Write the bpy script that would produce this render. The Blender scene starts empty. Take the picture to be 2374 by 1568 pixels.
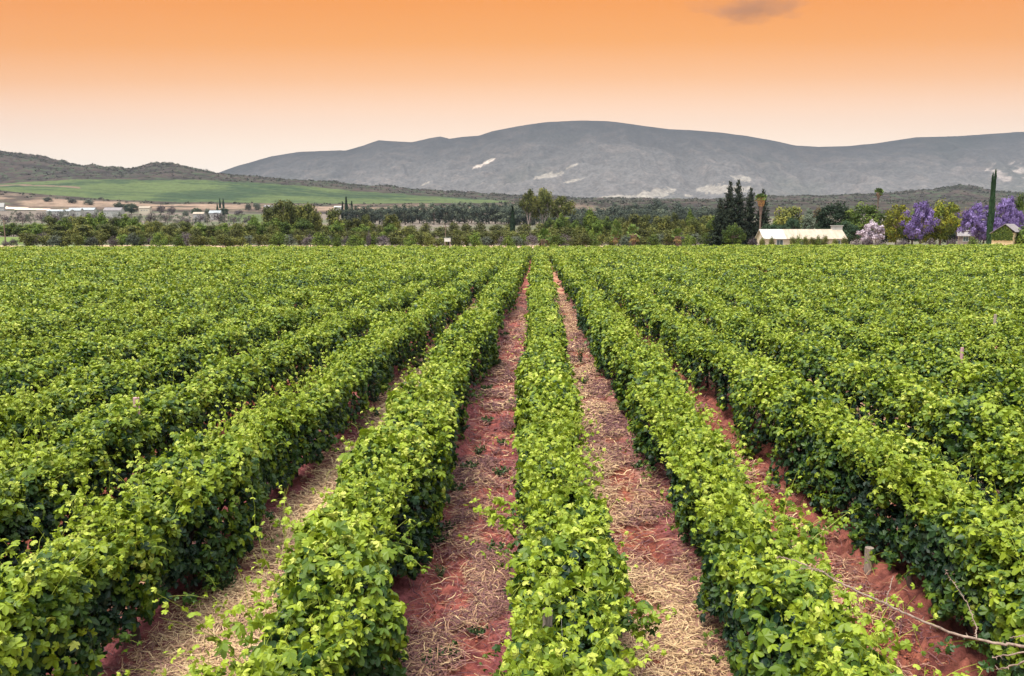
import bpy, math, random
import numpy as np
from mathutils import Matrix, Vector, Euler
R = math.radians
rng = np.random.default_rng(7)
random.seed(7)
S = bpy.context.scene
COL = S.collection

# ------------------------------------------------------------------ camera
FPX, CX, CY = 1846.0, 1186.5, 784.0          # focal length and centre, in units of a 2373 px wide picture
CAM = Vector((0, 0, 5.0))
PITCH, YAW = R(7.83), R(1.92)
cam_d = bpy.data.cameras.new('camera')
cam = bpy.data.objects.new('camera', cam_d)
COL.objects.link(cam)
cam.location = CAM
cam.rotation_euler = (R(90) - PITCH, 0, YAW)
cam_d.sensor_width = 36
cam_d.lens = 28.0
cam_d.clip_start = 0.1
cam_d.clip_end = 60000
S.camera = cam
CM = np.array(Euler((R(90) - PITCH, 0, YAW)).to_matrix())

# ------------------------------------------------------------------ world, sun, exposure
SUN_EL, SUN_AZ = R(62), R(-35)
W = bpy.data.worlds.new('World')
S.world = W
W.use_nodes = True
nt = W.node_tree
nt.nodes.clear()
def N(nt, typ, **kw):
    n = nt.nodes.new(typ)
    for k, v in kw.items():
        setattr(n, k, v)
    return n
wo = N(nt, 'ShaderNodeOutputWorld')
bg = N(nt, 'ShaderNodeBackground')
geo = N(nt, 'ShaderNodeTexCoord')
sep = N(nt, 'ShaderNodeSeparateXYZ')
ramp = N(nt, 'ShaderNodeValToRGB')
nt.links.new(geo.outputs['Generated'], sep.inputs[0])
def wm(op, a, b=None):
    n = N(nt, 'ShaderNodeMath', operation=op)
    for k, v in enumerate((a, b)):
        if v is None: continue
        if isinstance(v, (int, float)): n.inputs[k].default_value = v
        else: nt.links.new(v, n.inputs[k])
    return n.outputs[0]
# elevation of the glow bands; they run flat across the northern (+Y) sky instead of curving round the zenith
hlen = wm('SQRT', wm('ADD', wm('MULTIPLY', sep.outputs['X'], sep.outputs['X']), wm('MULTIPLY', sep.outputs['Y'], sep.outputs['Y'])))
asin = N(nt, 'ShaderNodeMath', operation='ARCTAN2')
nt.links.new(sep.outputs['Z'], asin.inputs[0])
nt.links.new(wm('MAXIMUM', sep.outputs['Y'], wm('MULTIPLY', hlen, 0.78)), asin.inputs[1])
mr = N(nt, 'ShaderNodeMapRange')
mr.inputs['From Min'].default_value = 0
mr.inputs['From Max'].default_value = R(90)
nt.links.new(asin.outputs[0], mr.inputs[0])
nt.links.new(mr.outputs[0], ramp.inputs[0])
EXPO = 1.3
HAZE = 0.00006
def lin(c):
    c = np.array(c) / 255.0
    return np.where(c <= .04045, c / 12.92, ((c + .055) / 1.055) ** 2.4)
# what the sky looks like through the haze -> radiance behind it
AIRLIGHT = np.array([0.39, 0.46, 0.54])
def behind(deg, srgb):
    path = min(8450 / math.cos(R(deg)), 1117 / max(math.sin(R(deg)), 1e-3))
    Tr = math.exp(-HAZE * path)
    return tuple(np.maximum((lin(srgb) - (1 - Tr) * AIRLIGHT) / Tr, 0.01) / 2 ** EXPO)
SKY = [(d / 90.0, behind(d, c)) for d, c in ((0, (255, 248, 240)), (3.6, (255, 246, 236)), (5.6, (255, 239, 224)), (8.0, (254, 222, 198)), (10.3, (252, 198, 155)), (12.6, (249, 178, 117)), (15.0, (247, 167, 96)), (19, (246, 164, 92)))]
SKY += [(0.32, (0.60, 0.48, 0.40)), (0.5, (1.25, 1.28, 1.28)), (1.0, (2.15, 2.2, 2.25))]
el = ramp.color_ramp.elements
while len(el) < len(SKY):
    el.new(0.5)
for e, (p, c) in zip(el, SKY):
    e.position = p
SKMAX = 3.0
for e, (p, c) in zip(el, SKY):
    e.color = (c[0] / SKMAX, c[1] / SKMAX, c[2] / SKMAX, 1)
nt.links.new(ramp.outputs[0], bg.inputs[0])
bg.inputs[1].default_value = SKMAX
sky = N(nt, 'ShaderNodeTexSky', sky_type='NISHITA')
sky.sun_disc = False
sky.sun_elevation = SUN_EL
sky.sun_rotation = SUN_AZ
nbg = N(nt, 'ShaderNodeBackground')
nbg.inputs[1].default_value = 0.05
nt.links.new(sky.outputs[0], nbg.inputs[0])
# the glow belongs to the northern half; behind the camera the low sky is plain pale grey
plain = N(nt, 'ShaderNodeMix', data_type='RGBA')
mk = N(nt, 'ShaderNodeMapRange')
mk.inputs['From Min'].default_value = 0.30; mk.inputs['From Max'].default_value = -0.20
nt.links.new(wm('DIVIDE', sep.outputs['Y'], wm('MAXIMUM', hlen, 0.001)), mk.inputs[0])
lowm = N(nt, 'ShaderNodeMapRange')
lowm.inputs['From Min'].default_value = R(50); lowm.inputs['From Max'].default_value = R(28)
nt.links.new(asin.outputs[0], lowm.inputs[0])
nt.links.new(wm('MULTIPLY', mk.outputs[0], lowm.outputs[0]), plain.inputs[0])
nt.links.new(ramp.outputs[0], plain.inputs[6])
plain.inputs[7].default_value = (0.52 / SKMAX, 0.53 / SKMAX, 0.55 / SKMAX, 1)
nt.links.new(plain.outputs[2], bg.inputs[0])
mixw = N(nt, 'ShaderNodeMixShader')
hi = N(nt, 'ShaderNodeMapRange')
hi.inputs['From Min'].default_value = R(20)
hi.inputs['From Max'].default_value = R(50)
hi.inputs['To Max'].default_value = 0.35
nt.links.new(asin.outputs[0], hi.inputs[0])
nt.links.new(hi.outputs[0], mixw.inputs[0])
nt.links.new(bg.outputs[0], mixw.inputs[1])
nt.links.new(nbg.outputs[0], mixw.inputs[2])
nt.links.new(mixw.outputs[0], wo.inputs[0])

sun_d = bpy.data.lights.new('sun', 'SUN')
sun_d.energy = 2.9
sun_d.angle = R(24)
sun_d.color = (1, 0.93, 0.80)
sun = bpy.data.objects.new('sun', sun_d)
COL.objects.link(sun)
sd = Vector((math.sin(SUN_AZ) * math.cos(SUN_EL), -math.cos(SUN_AZ) * math.cos(SUN_EL) * 0.6, math.sin(SUN_EL)))   # from behind-left, high
sun.rotation_euler = sd.to_track_quat('Z', 'Y').to_euler()

S.view_settings.view_transform = 'Standard'
S.view_settings.look = 'None'
S.view_settings.exposure = EXPO
S.view_settings.gamma = 1
S.view_settings.use_curve_mapping = False
S.cycles.max_bounces = 5
S.cycles.diffuse_bounces = 3
S.cycles.glossy_bounces = 1
S.cycles.transmission_bounces = 3
S.cycles.volume_bounces = 0
S.cycles.use_denoising = True

# ------------------------------------------------------------------ helpers
def ray(px, py):
    px, py = np.broadcast_arrays(np.asarray(px, float), np.asarray(py, float))
    d = np.stack([(px - CX) / FPX, (CY - py) / FPX, -np.ones(px.shape)], -1)
    return d @ CM.T
def at(px, py, Y):
    d = ray(px, py)
    p = d * (np.asarray(Y, float) / d[..., 1])[..., None]
    p[..., 2] += CAM.z
    return p
def at_z(px, py, z):
    d = ray(px, py)
    return d * ((z - CAM.z) / d[..., 2]) + np.array([0, 0, CAM.z])
def px_of(x, Y):
    return CX + FPX * np.tan(np.arctan2(x, Y) + YAW)
def hashn(ix, iy, iz, seed):
    h = (ix * 374761393 + iy * 668265263 + iz * 2147483647 + seed * 1274126177) & 0xffffffff
    h = ((h ^ (h >> 13)) * 1274126177) & 0xffffffff
    h = h ^ (h >> 16)
    return (h & 0xffff) / 65535.0
def vnoise(p, seed=0):
    """value noise, 0..1, p (N,3)"""
    i = np.floor(p).astype(np.int64)
    f = p - i
    f = f * f * (3 - 2 * f)
    r = 0
    for dx in (0, 1):
        for dy in (0, 1):
            for dz in (0, 1):
                w = (f[:, 0] if dx else 1 - f[:, 0]) * (f[:, 1] if dy else 1 - f[:, 1]) * (f[:, 2] if dz else 1 - f[:, 2])
                r = r + w * hashn(i[:, 0] + dx, i[:, 1] + dy, i[:, 2] + dz, seed)
    return r
def fbm(p, seed=0, o=4):
    r, a, t = 0, 1, 0
    for k in range(o):
        r = r + a * vnoise(p * 2 ** k, seed + k)
        t += a
        a *= 0.5
    return r / t
def norm(v):
    return v / np.maximum(np.linalg.norm(v, axis=-1, keepdims=True), 1e-9)

class Geo:
    def __init__(s):
        s.V, s.F, s.T, s.M, s.n = [], [], [], [], 0
    def add(s, V, F, t=0.5, m=0):
        V = np.asarray(V, float); F = np.asarray(F, int)
        s.V.append(V); s.F.append(F + s.n)
        s.T.append(np.broadcast_to(np.asarray(t, float), (len(V),)))
        s.M.append(np.full(len(F), m))
        s.n += len(V)
    def quads(s, V, F, t=0.5, m=0):
        F = np.asarray(F)
        s.add(V, np.concatenate([F[:, [0, 1, 2]], F[:, [0, 2, 3]]]), t, m)
    def tube(s, pts, rad, sides=5, t=0.5, m=0, cap=False):
        pts = np.asarray(pts, float); n = len(pts)
        rad = np.broadcast_to(np.asarray(rad, float), (n,))
        d = norm(np.gradient(pts, axis=0))
        ref = np.array([0, 0, 1.0]) if abs(d[0, 2]) < 0.9 else np.array([1.0, 0, 0])
        a = norm(np.cross(d, ref)); b = np.cross(d, a)
        th = np.linspace(0, 2 * math.pi, sides, endpoint=False)
        V = pts[:, None] + rad[:, None, None] * (a[:, None] * np.cos(th)[None, :, None] + b[:, None] * np.sin(th)[None, :, None])
        V = V.reshape(-1, 3)
        F = []
        for i in range(n - 1):
            for j in range(sides):
                k = (j + 1) % sides
                F.append((i * sides + j, i * sides + k, (i + 1) * sides + k, (i + 1) * sides + j))
        s.quads(V, F, t, m)
        if cap:
            for e, r0 in ((0, 0), (n - 1, (n - 1) * sides)):
                c = pts[e][None]
                VV = np.concatenate([V[r0:r0 + sides], c])
                FF = [(j, (j + 1) % sides, sides) for j in range(sides)]
                s.add(VV, FF, t, m)
    def box(s, c, size, rz=0, t=0.5, m=0, taper=1.0):
        c = np.asarray(c, float); h = np.asarray(size, float) / 2
        V = np.array([(x, y, z) for z in (-1, 1) for y in (-1, 1) for x in (-1, 1)], float)
        V[V[:, 2] > 0, :2] *= taper
        V = V * h
        ca, sa = math.cos(rz), math.sin(rz)
        V = np.stack([V[:, 0] * ca - V[:, 1] * sa, V[:, 0] * sa + V[:, 1] * ca, V[:, 2]], 1) + c
        s.quads(V, [(0, 2, 3, 1), (4, 5, 7, 6), (0, 1, 5, 4), (2, 6, 7, 3), (0, 4, 6, 2), (1, 3, 7, 5)], t, m)
    def leaves(s, P, Nn, size, tmpl, tip=(0, 0, -1), jit=0.6, t=0.5, m=0, fold=1.0):
        """one small blade per point: template vertices laid on the plane of normal Nn, tip turned towards TIP"""
        n = len(P)
        if not n:
            return
        tv, tf = tmpl
        Nn = norm(Nn)
        T = norm(np.asarray(tip, float) + jit * rng.normal(size=(n, 3)))
        T = norm(T - (T * Nn).sum(1, keepdims=True) * Nn)
        B = np.cross(Nn, T)
        size = np.broadcast_to(np.asarray(size, float), (n,))[:, None, None]
        V = P[:, None] + size * (B[:, None] * tv[None, :, 0:1] + T[:, None] * tv[None, :, 1:2] + fold * Nn[:, None] * tv[None, :, 2:3])
        k = len(tv)
        F = tf[None] + (np.arange(n) * k)[:, None, None]
        s.add(V.reshape(-1, 3), F.reshape(-1, 3), np.repeat(np.broadcast_to(np.asarray(t, float), (n,)), k), m)
    def mesh(s, name, mats, flat=False):
        me = bpy.data.meshes.new(name)
        V = np.concatenate(s.V); F = np.concatenate(s.F); T = np.concatenate(s.T); M = np.concatenate(s.M)
        me.vertices.add(len(V)); me.vertices.foreach_set('co', V.astype(np.float32).ravel())
        me.loops.add(len(F) * 3); me.loops.foreach_set('vertex_index', F.astype(np.int32).ravel())
        me.polygons.add(len(F)); me.polygons.foreach_set('loop_start', np.arange(0, len(F) * 3, 3, dtype=np.int32))
        at_ = me.attributes.new('tint', 'FLOAT', 'POINT'); at_.data.foreach_set('value', T.astype(np.float32))
        for m in (mats if isinstance(mats, (list, tuple)) else [mats]):
            me.materials.append(m)
        if M.max() > 0:
            me.polygons.foreach_set('material_index', M.astype(np.int32))
        me.update(calc_edges=True)
        if flat:
            me.shade_flat()
        return me
    def obj(s, name, mats, parent=None, loc=(0, 0, 0), flat=False):
        o = bpy.data.objects.new(name, s.mesh(name, mats, flat))
        COL.objects.link(o)
        o.location = loc
        if parent:
            o.parent = parent
        return o

def tag(o, label=None, cat=None, group=None, kind=None):
    if label: o['label'] = label
    if cat: o['category'] = cat
    if group: o['group'] = group
    if kind: o['kind'] = kind
    return o
def empty(name, loc, label=None, cat=None, group=None, rz=0):
    o = bpy.data.objects.new(name, None)
    COL.objects.link(o)
    o.location = loc
    o.rotation_euler.z = rz
    return tag(o, label, cat, group)
def copy_tree(o, parent=None):
    c = o.copy()
    COL.objects.link(c)
    c.parent = parent
    for ch in o.children:
        copy_tree(ch, c)
    return c

# leaf templates (x across, y to the tip, z out of the plane)
def fan(out, cz=0.10, zs=None):
    v = [(0, 0.38, cz)] + [(x, y, z) for x, y, z in out]
    k = len(out)
    return np.array(v, float), np.array([(0, 1 + i, 1 + (i + 1) % k) for i in range(k)])
GRAPE = fan([(0, .05, 0), (.20, -.10, -.07), (.44, .02, -.18), (.52, .24, -.10), (.34, .34, .02), (.60, .50, -.24), (.48, .70, -.14), (.24, .66, .03), (.18, .92, -.12), (0, 1.06, -.24),
             (-.18, .92, -.12), (-.24, .66, .03), (-.48, .70, -.14), (-.60, .50, -.24), (-.34, .34, .02), (-.52, .24, -.10), (-.44, .02, -.18), (-.20, -.10, -.07)], 0.12)
MIDL = fan([(0, .0, 0), (.42, .05, -.08), (.52, .5, -.14), (.2, .72, 0), (0, 1.0, -.14), (-.2, .72, 0), (-.52, .5, -.14), (-.42, .05, -.08)])
LOWL = (np.array([(0, 0, 0), (.5, .35, -.12), (0, 1, -.05), (-.5, .35, -.12)], float), np.array([(0, 1, 2), (0, 2, 3)]))
NARROW = (np.array([(0, 0, 0), (.16, .4, -.04), (0, 1, -.1), (-.16, .4, -.04)], float), np.array([(0, 1, 2), (0, 2, 3)]))

# ------------------------------------------------------------------ materials
def new_mat(name):
    m = bpy.data.materials.new(name)
    m.use_nodes = True
    nt = m.node_tree
    nt.nodes.clear()
    return m, nt
def ramp_node(nt, stops):
    r = N(nt, 'ShaderNodeValToRGB')
    e = r.color_ramp.elements
    while len(e) < len(stops):
        e.new(0.5)
    for x, (p, c) in zip(e, stops):
        x.position = p
    for x, (p, c) in zip(e, stops):
        x.color = (*c, 1)
    return r
def leaf_mat(name, stops, trans=0.3, rough=0.5, spec=0.35, vary=0.0):
    m, nt = new_mat(name)
    o = N(nt, 'ShaderNodeOutputMaterial')
    a = N(nt, 'ShaderNodeAttribute', attribute_name='tint')
    r = ramp_node(nt, stops)
    nt.links.new(a.outputs['Fac'], r.inputs[0])
    if vary:
        oi = N(nt, 'ShaderNodeObjectInfo')
        mv = N(nt, 'ShaderNodeMapRange')
        mv.inputs['To Min'].default_value = 1 - vary; mv.inputs['To Max'].default_value = 1 + vary
        nt.links.new(oi.outputs['Random'], mv.inputs[0])
        sc = N(nt, 'ShaderNodeVectorMath', operation='SCALE')
        nt.links.new(r.outputs[0], sc.inputs[0]); nt.links.new(mv.outputs[0], sc.inputs['Scale'])
        r = sc
    p = N(nt, 'ShaderNodeBsdfPrincipled')
    p.inputs['Roughness'].default_value = rough
    p.inputs['Specular IOR Level'].default_value = spec
    t = N(nt, 'ShaderNodeBsdfTranslucent')
    mx = N(nt, 'ShaderNodeMixShader')
    mx.inputs[0].default_value = trans
    nt.links.new(r.outputs[0], p.inputs['Base Color'])
    nt.links.new(r.outputs[0], t.inputs[0])
    nt.links.new(p.outputs[0], mx.inputs[1]); nt.links.new(t.outputs[0], mx.inputs[2])
    nt.links.new(mx.outputs[0], o.inputs[0])
    return m
def noise_mat(name, c1, c2, scale=5, rough=0.8, bump=0.0, detail=6, spec=0.2, stretch=None, metal=0.0):
    m, nt = new_mat(name)
    o = N(nt, 'ShaderNodeOutputMaterial')
    tc = N(nt, 'ShaderNodeTexCoord')
    mp = N(nt, 'ShaderNodeMapping')
    if stretch: mp.inputs['Scale'].default_value = stretch
    nt.links.new(tc.outputs['Object'], mp.inputs[0])
    n = N(nt, 'ShaderNodeTexNoise')
    n.inputs['Scale'].default_value = scale
    n.inputs['Detail'].default_value = detail
    n.inputs['Roughness'].default_value = 0.65
    nt.links.new(mp.outputs[0], n.inputs['Vector'])
    r = ramp_node(nt, [(0.33, c1), (0.67, c2)])
    nt.links.new(n.outputs['Fac'], r.inputs[0])
    p = N(nt, 'ShaderNodeBsdfPrincipled')
    p.inputs['Roughness'].default_value = rough
    p.inputs['Specular IOR Level'].default_value = spec
    p.inputs['Metallic'].default_value = metal
    nt.links.new(r.outputs[0], p.inputs['Base Color'])
    if bump:
        b = N(nt, 'ShaderNodeBump')
        b.inputs['Strength'].default_value = bump
        nt.links.new(n.outputs['Fac'], b.inputs['Height'])
        nt.links.new(b.outputs[0], p.inputs['Normal'])
    nt.links.new(p.outputs[0], o.inputs[0])
    return m

M = {}
M['vine'] = leaf_mat('vine_leaf', [(0.0, (0.008, 0.027, 0.014)), (0.25, (0.028, 0.068, 0.012)), (0.5, (0.098, 0.155, 0.009)), (0.75, (0.225, 0.292, 0.016)), (1.0, (0.41, 0.44, 0.09))], 0.25, 0.5, 0.30)
M['vine_bark'] = noise_mat('vine_bark', (0.035, 0.022, 0.020), (0.10, 0.065, 0.055), 14, 0.95, 0.8, stretch=(3, 3, 0.7))
M['straw'] = leaf_mat('straw', [(0.0, (0.070, 0.026, 0.036)), (0.35, (0.22, 0.105, 0.095)), (0.6, (0.40, 0.255, 0.140)), (1.0, (0.60, 0.45, 0.26))], 0.05, 0.7, 0.3)
M['post'] = noise_mat('weathered_wood', (0.16, 0.12, 0.10), (0.34, 0.28, 0.24), 9, 0.9, 0.5, stretch=(6, 6, 0.6))
M['pink_post'] = noise_mat('treated_post_wood', (0.28, 0.15, 0.17), (0.46, 0.28, 0.30), 9, 0.85, 0.4, stretch=(6, 6, 0.6))
M['wire'] = noise_mat('galvanised_wire', (0.35, 0.35, 0.34), (0.5, 0.5, 0.48), 20, 0.4, metal=0.8)
M['twig'] = noise_mat('thorn_bark', (0.12, 0.085, 0.065), (0.28, 0.21, 0.17), 60, 0.85, 0.4)
M['weed'] = leaf_mat('weed_leaf', [(0, (0.018, 0.045, 0.016)), (1, (0.075, 0.14, 0.04))], 0.25)
M['bark'] = noise_mat('tree_bark', (0.08, 0.055, 0.045), (0.20, 0.15, 0.12), 3, 0.9, 0.5, stretch=(1, 1, 0.3))
M['gum_bark'] = noise_mat('pale_bark', (0.22, 0.17, 0.15), (0.48, 0.41, 0.37), 2, 0.8, 0.3, stretch=(1, 1, 0.3))
LM = {
    'green': [(0, (0.019, 0.038, 0.008)), (0.5, (0.063, 0.099, 0.014)), (1, (0.148, 0.178, 0.025))],
    'dark': [(0, (0.007, 0.019, 0.010)), (0.5, (0.016, 0.034, 0.016)), (1, (0.034, 0.059, 0.029))],
    'yellow': [(0, (0.025, 0.043, 0.007)), (0.5, (0.090, 0.108, 0.011)), (1, (0.243, 0.216, 0.016))],
    'lime': [(0, (0.017, 0.036, 0.009)), (0.5, (0.060, 0.098, 0.015)), (1, (0.153, 0.196, 0.030))],
    'olive': [(0, (0.019, 0.028, 0.009)), (0.5, (0.064, 0.074, 0.016)), (1, (0.153, 0.148, 0.029))],
    'rust': [(0, (0.036, 0.032, 0.018)), (0.5, (0.080, 0.064, 0.032)), (1, (0.152, 0.112, 0.056))],
    'silver': [(0, (0.045, 0.064, 0.041)), (0.5, (0.098, 0.128, 0.090)), (1, (0.203, 0.232, 0.173))],
    'grey': [(0, (0.025, 0.032, 0.025)), (0.5, (0.058, 0.071, 0.050)), (1, (0.112, 0.126, 0.090))],
    'fargum': [(0, (0.018, 0.026, 0.025)), (0.5, (0.046, 0.061, 0.044)), (1, (0.111, 0.123, 0.075))],
    'mauve': [(0, (0.032, 0.025, 0.032)), (0.5, (0.068, 0.054, 0.061)), (1, (0.122, 0.101, 0.101))],
    'jacaranda': [(0, (0.054, 0.034, 0.114)), (0.5, (0.137, 0.091, 0.251)), (1, (0.274, 0.206, 0.441))],
    'lilac': [(0, (0.05, 0.045, 0.05)), (0.35, (0.20, 0.16, 0.20)), (1, (0.55, 0.47, 0.54))],
    'conifer': [(0, (0.006, 0.011, 0.007)), (0.5, (0.014, 0.024, 0.013)), (1, (0.045, 0.052, 0.028))],
    'cypress': [(0, (0.010, 0.028, 0.012)), (0.5, (0.022, 0.050, 0.020)), (1, (0.045, 0.085, 0.034))],
    'palm': [(0, (0.10, 0.055, 0.03)), (0.3, (0.22, 0.13, 0.05)), (0.42, (0.04, 0.075, 0.02)), (1, (0.17, 0.24, 0.05))],
    'skirt': [(0, (0.10, 0.07, 0.065)), (0.45, (0.22, 0.15, 0.12)), (1, (0.42, 0.22, 0.06))],
    'scrub': [(0, (0.025, 0.028, 0.020)), (1, (0.065, 0.062, 0.045))],
}
for k, v in LM.items():
    M['l_' + k] = leaf_mat('foliage_' + k, v, 0.15, 0.7, 0.15, vary=0.0 if k in ('scrub', 'cypress', 'palm', 'lilac') else (0.12 if k in ('jacaranda', 'conifer') else 0.38))

# ------------------------------------------------------------------ terrain profile (screen heights turned into real heights)
CREST = np.array([(-500, 240), (-300, 290), (0, 342), (107, 363), (215, 385), (309, 394), (335, 390), (370, 381), (411, 378), (443, 387), (510, 402), (579, 409), (713, 420),
                  (848, 429), (982, 441), (1170, 455), (1400, 461), (1660, 463), (1790, 457), (2005, 451), (2139, 443), (2170, 434), (2209, 428), (2235, 433), (2260, 440), (2373, 451), (3000, 440)], float)
FIELD_UP = np.array([(-500, 430), (0, 430), (54, 425), (215, 416), (430, 417), (590, 424), (633, 424), (821, 443), (982, 453), (1170, 467), (1190, 469), (4000, 469)], float)
FIELD_LO = np.array([(-500, 436), (0, 440), (134, 453), (268, 464), (403, 469), (637, 472), (848, 473), (1170, 471), (1190, 469), (4000, 469)], float)
PXA = np.array([-500, 0, 600, 1170, 1700, 2373, 3000])
STN = [(400, [549, 549, 549, 549, 549, 549, 549]), (600, [536, 536, 534, 533, 533, 533, 533]), (900, [510, 511, 514, 517, 518, 518, 518]),
       (1300, [484, 486, 492, 500, 500, 498, 498])]
Y_LO, Y_UP, Y_CR = 1600., 2050., 2600.
def terrain_z(x, Y):
    x, Y = np.broadcast_arrays(np.asarray(x, float), np.asarray(Y, float))
    sh = x.shape
    x = x.ravel(); Y = Y.ravel()
    p = px_of(x, np.maximum(Y, 1))
    ys = [np.full(x.shape, 0.0)]
    Ys = [260., 400., 600., 900., 1300., Y_LO, Y_UP, Y_CR, 3600.]
    def zz(py, YY):
        return at(p, py, np.full(x.shape, YY))[..., 2]
    Z = [np.zeros_like(x)]
    for (YY, v) in STN:
        Z.append(zz(np.interp(p, PXA, v), YY))
    Z.append(zz(np.interp(p, FIELD_LO[:, 0], FIELD_LO[:, 1]), Y_LO))
    Z.append(zz(np.minimum(np.interp(p, FIELD_UP[:, 0], FIELD_UP[:, 1]), np.interp(p, FIELD_LO[:, 0], FIELD_LO[:, 1])), Y_UP))
    Z.append(zz(np.interp(p, CREST[:, 0], CREST[:, 1]), Y_CR))
    Z.append(Z[-1] * 0.75)
    Z = np.array(Z)
    i = np.clip(np.searchsorted(Ys, Y) - 1, 0, len(Ys) - 2)
    Ya = np.array(Ys)
    f = np.clip((Y - Ya[i]) / (Ya[i + 1] - Ya[i]), 0, 1)
    k = np.arange(len(x))
    z = Z[i, k] * (1 - f) + Z[i + 1, k] * f
    z[Y <= 260] = 0
    return z.reshape(sh)
def gz(x, Y):
    return float(terrain_z(np.array([x]), np.array([Y]))[0])

W_ROW, X0 = 2.5, 0.18
ALLEY = {}
def grid_obj(name, P, mat, attrs, kind='structure', flat=False):
    """P (rows, cols, 3)"""
    r, c, _ = P.shape
    me = bpy.data.meshes.new(name)
    idx = np.arange(r * c).reshape(r, c)
    F = np.stack([idx[:-1, :-1], idx[:-1, 1:], idx[1:, 1:], idx[1:, :-1]], -1).reshape(-1, 4)
    me.vertices.add(r * c); me.vertices.foreach_set('co', P.reshape(-1, 3).astype(np.float32).ravel())
    me.loops.add(len(F) * 4); me.loops.foreach_set('vertex_index', F.astype(np.int32).ravel())
    me.polygons.add(len(F)); me.polygons.foreach_set('loop_start', np.arange(0, len(F) * 4, 4, dtype=np.int32))
    for k, v in attrs.items():
        a = me.attributes.new(k, 'FLOAT_COLOR', 'POINT')
        v = np.concatenate([v.reshape(-1, 3), np.ones((r * c, 1))], 1)
        a.data.foreach_set('color', v.astype(np.float32).ravel())
    me.materials.append(mat)
    me.update(calc_edges=True)
    o = bpy.data.objects.new(name, me)
    COL.objects.link(o)
    return tag(o, kind=kind)
def attr_mat(name, rough=0.95, fine=None, bump=0.0, spec=0.1):
    """base colour from the sheet's own colour map, broken up by noise; fine = (scale, low, high)"""
    m, nt = new_mat(name)
    o = N(nt, 'ShaderNodeOutputMaterial')
    a = N(nt, 'ShaderNodeAttribute', attribute_name='land')
    p = N(nt, 'ShaderNodeBsdfPrincipled')
    p.inputs['Roughness'].default_value = rough
    p.inputs['Specular IOR Level'].default_value = spec
    tc = N(nt, 'ShaderNodeTexCoord')
    col = a.outputs['Color']
    last = None
    for (sc, lo, hi_) in fine or ():
        n = N(nt, 'ShaderNodeTexNoise')
        n.inputs['Scale'].default_value = sc
        n.inputs['Detail'].default_value = 7
        n.inputs['Roughness'].default_value = 0.7
        nt.links.new(tc.outputs['Object'], n.inputs['Vector'])
        mr = N(nt, 'ShaderNodeMapRange')
        mr.inputs['From Min'].default_value = 0.35; mr.inputs['From Max'].default_value = 0.65
        mr.inputs['To Min'].default_value = lo; mr.inputs['To Max'].default_value = hi_
        nt.links.new(n.outputs['Fac'], mr.inputs[0])
        mu = N(nt, 'ShaderNodeVectorMath', operation='SCALE')
        nt.links.new(col, mu.inputs[0]); nt.links.new(mr.outputs[0], mu.inputs['Scale'])
        col = mu.outputs[0]
        last = n
    nt.links.new(col, p.inputs['Base Color'])
    if bump and last:
        b = N(nt, 'ShaderNodeBump')
        b.inputs['Strength'].default_value = bump
        b.inputs['Distance'].default_value = 0.03
        nt.links.new(last.outputs['Fac'], b.inputs['Height'])
        nt.links.new(b.outputs[0], p.inputs['Normal'])
    nt.links.new(p.outputs[0], o.inputs[0])
    return m

# vineyard ground: one fine sheet out to the bushes, then the terrain sheet rises behind it
def alley_style(x):
    """0 straw, 1 red soil with purplish dry litter, 2 tilled red clods"""
    k = np.floor((x - X0) / W_ROW)
    st = np.select([k == -1, k == 0, k == 1, k == -2, k == -3], [1, 0, 2, 0, 1], np.mod(k, 3))
    return st
nu, nv = 620, 900
u = np.linspace(-1.05, 1.0, nu)
Yr = np.concatenate([[-30, -8, -2], 1.0 + 2.0 * (np.power(150.0, np.linspace(0, 1, nv)) - 1) ])
Yr = np.unique(np.concatenate([Yr, [262.]]))
Yr = Yr[Yr <= 330]
UU, YY = np.meshgrid(u, Yr)
XX = UU * (np.maximum(YY, 0) + 9) 
pts = np.stack([XX.ravel(), YY.ravel(), np.zeros(XX.size)], 1)
dxr = (XX.ravel() - X0) / W_ROW
off = np.abs(dxr - np.round(dxr)) * W_ROW            # distance from the nearest row
st = alley_style(XX.ravel())
near = np.clip(1 - YY.ravel() / 60, 0, 1)
inv = (YY.ravel() < 150 + 0.15 * XX.ravel()) 
clod = fbm(pts * np.array([5.0, 5.0, 1]), 3, 3) - 0.5
clod2 = np.maximum(fbm(pts * np.array([17.0, 15.0, 1]), 9, 3) - 0.47, 0)
lump = fbm(pts * np.array([1.2, 0.7, 1]), 5, 2) - 0.5
amp = np.select([st == 2, st == 1], [1.5, 0.8], 0.6)
z = inv * (0.10 * np.exp(-(off / 0.45) ** 2) - 0.06 * np.exp(-((off - 0.80) / 0.13) ** 2) + 0.10 * lump + near * amp * (0.10 * clod + 0.40 * clod2))
z = np.where(YY.ravel() > 240, -0.6 * (YY.ravel() - 240) / 20, z)
nB = fbm(pts * np.array([1.6, 1.1, 1]), 21, 4)
nC = fbm(pts * np.array([9.0, 12.0, 1]), 31, 3)
nD = fbm(pts * np.array([0.08, 0.05, 1]), 41, 3)
soil = np.array([0.29, 0.092, 0.058]); soil2 = np.array([0.13, 0.038, 0.033])
strw = np.array([0.46, 0.28, 0.18]); purp = np.array([0.17, 0.058, 0.078])
mixs = np.clip((nC - 0.38) * 4, 0, 1)[:, None]
col = soil2 + (soil - soil2) * mixs
col = np.where((st == 1)[:, None], col * np.array([1.05, 1.02, 1.25]), col)
col = np.where((st == 2)[:, None], col * np.array([0.80, 0.86, 0.86]), col)
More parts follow.
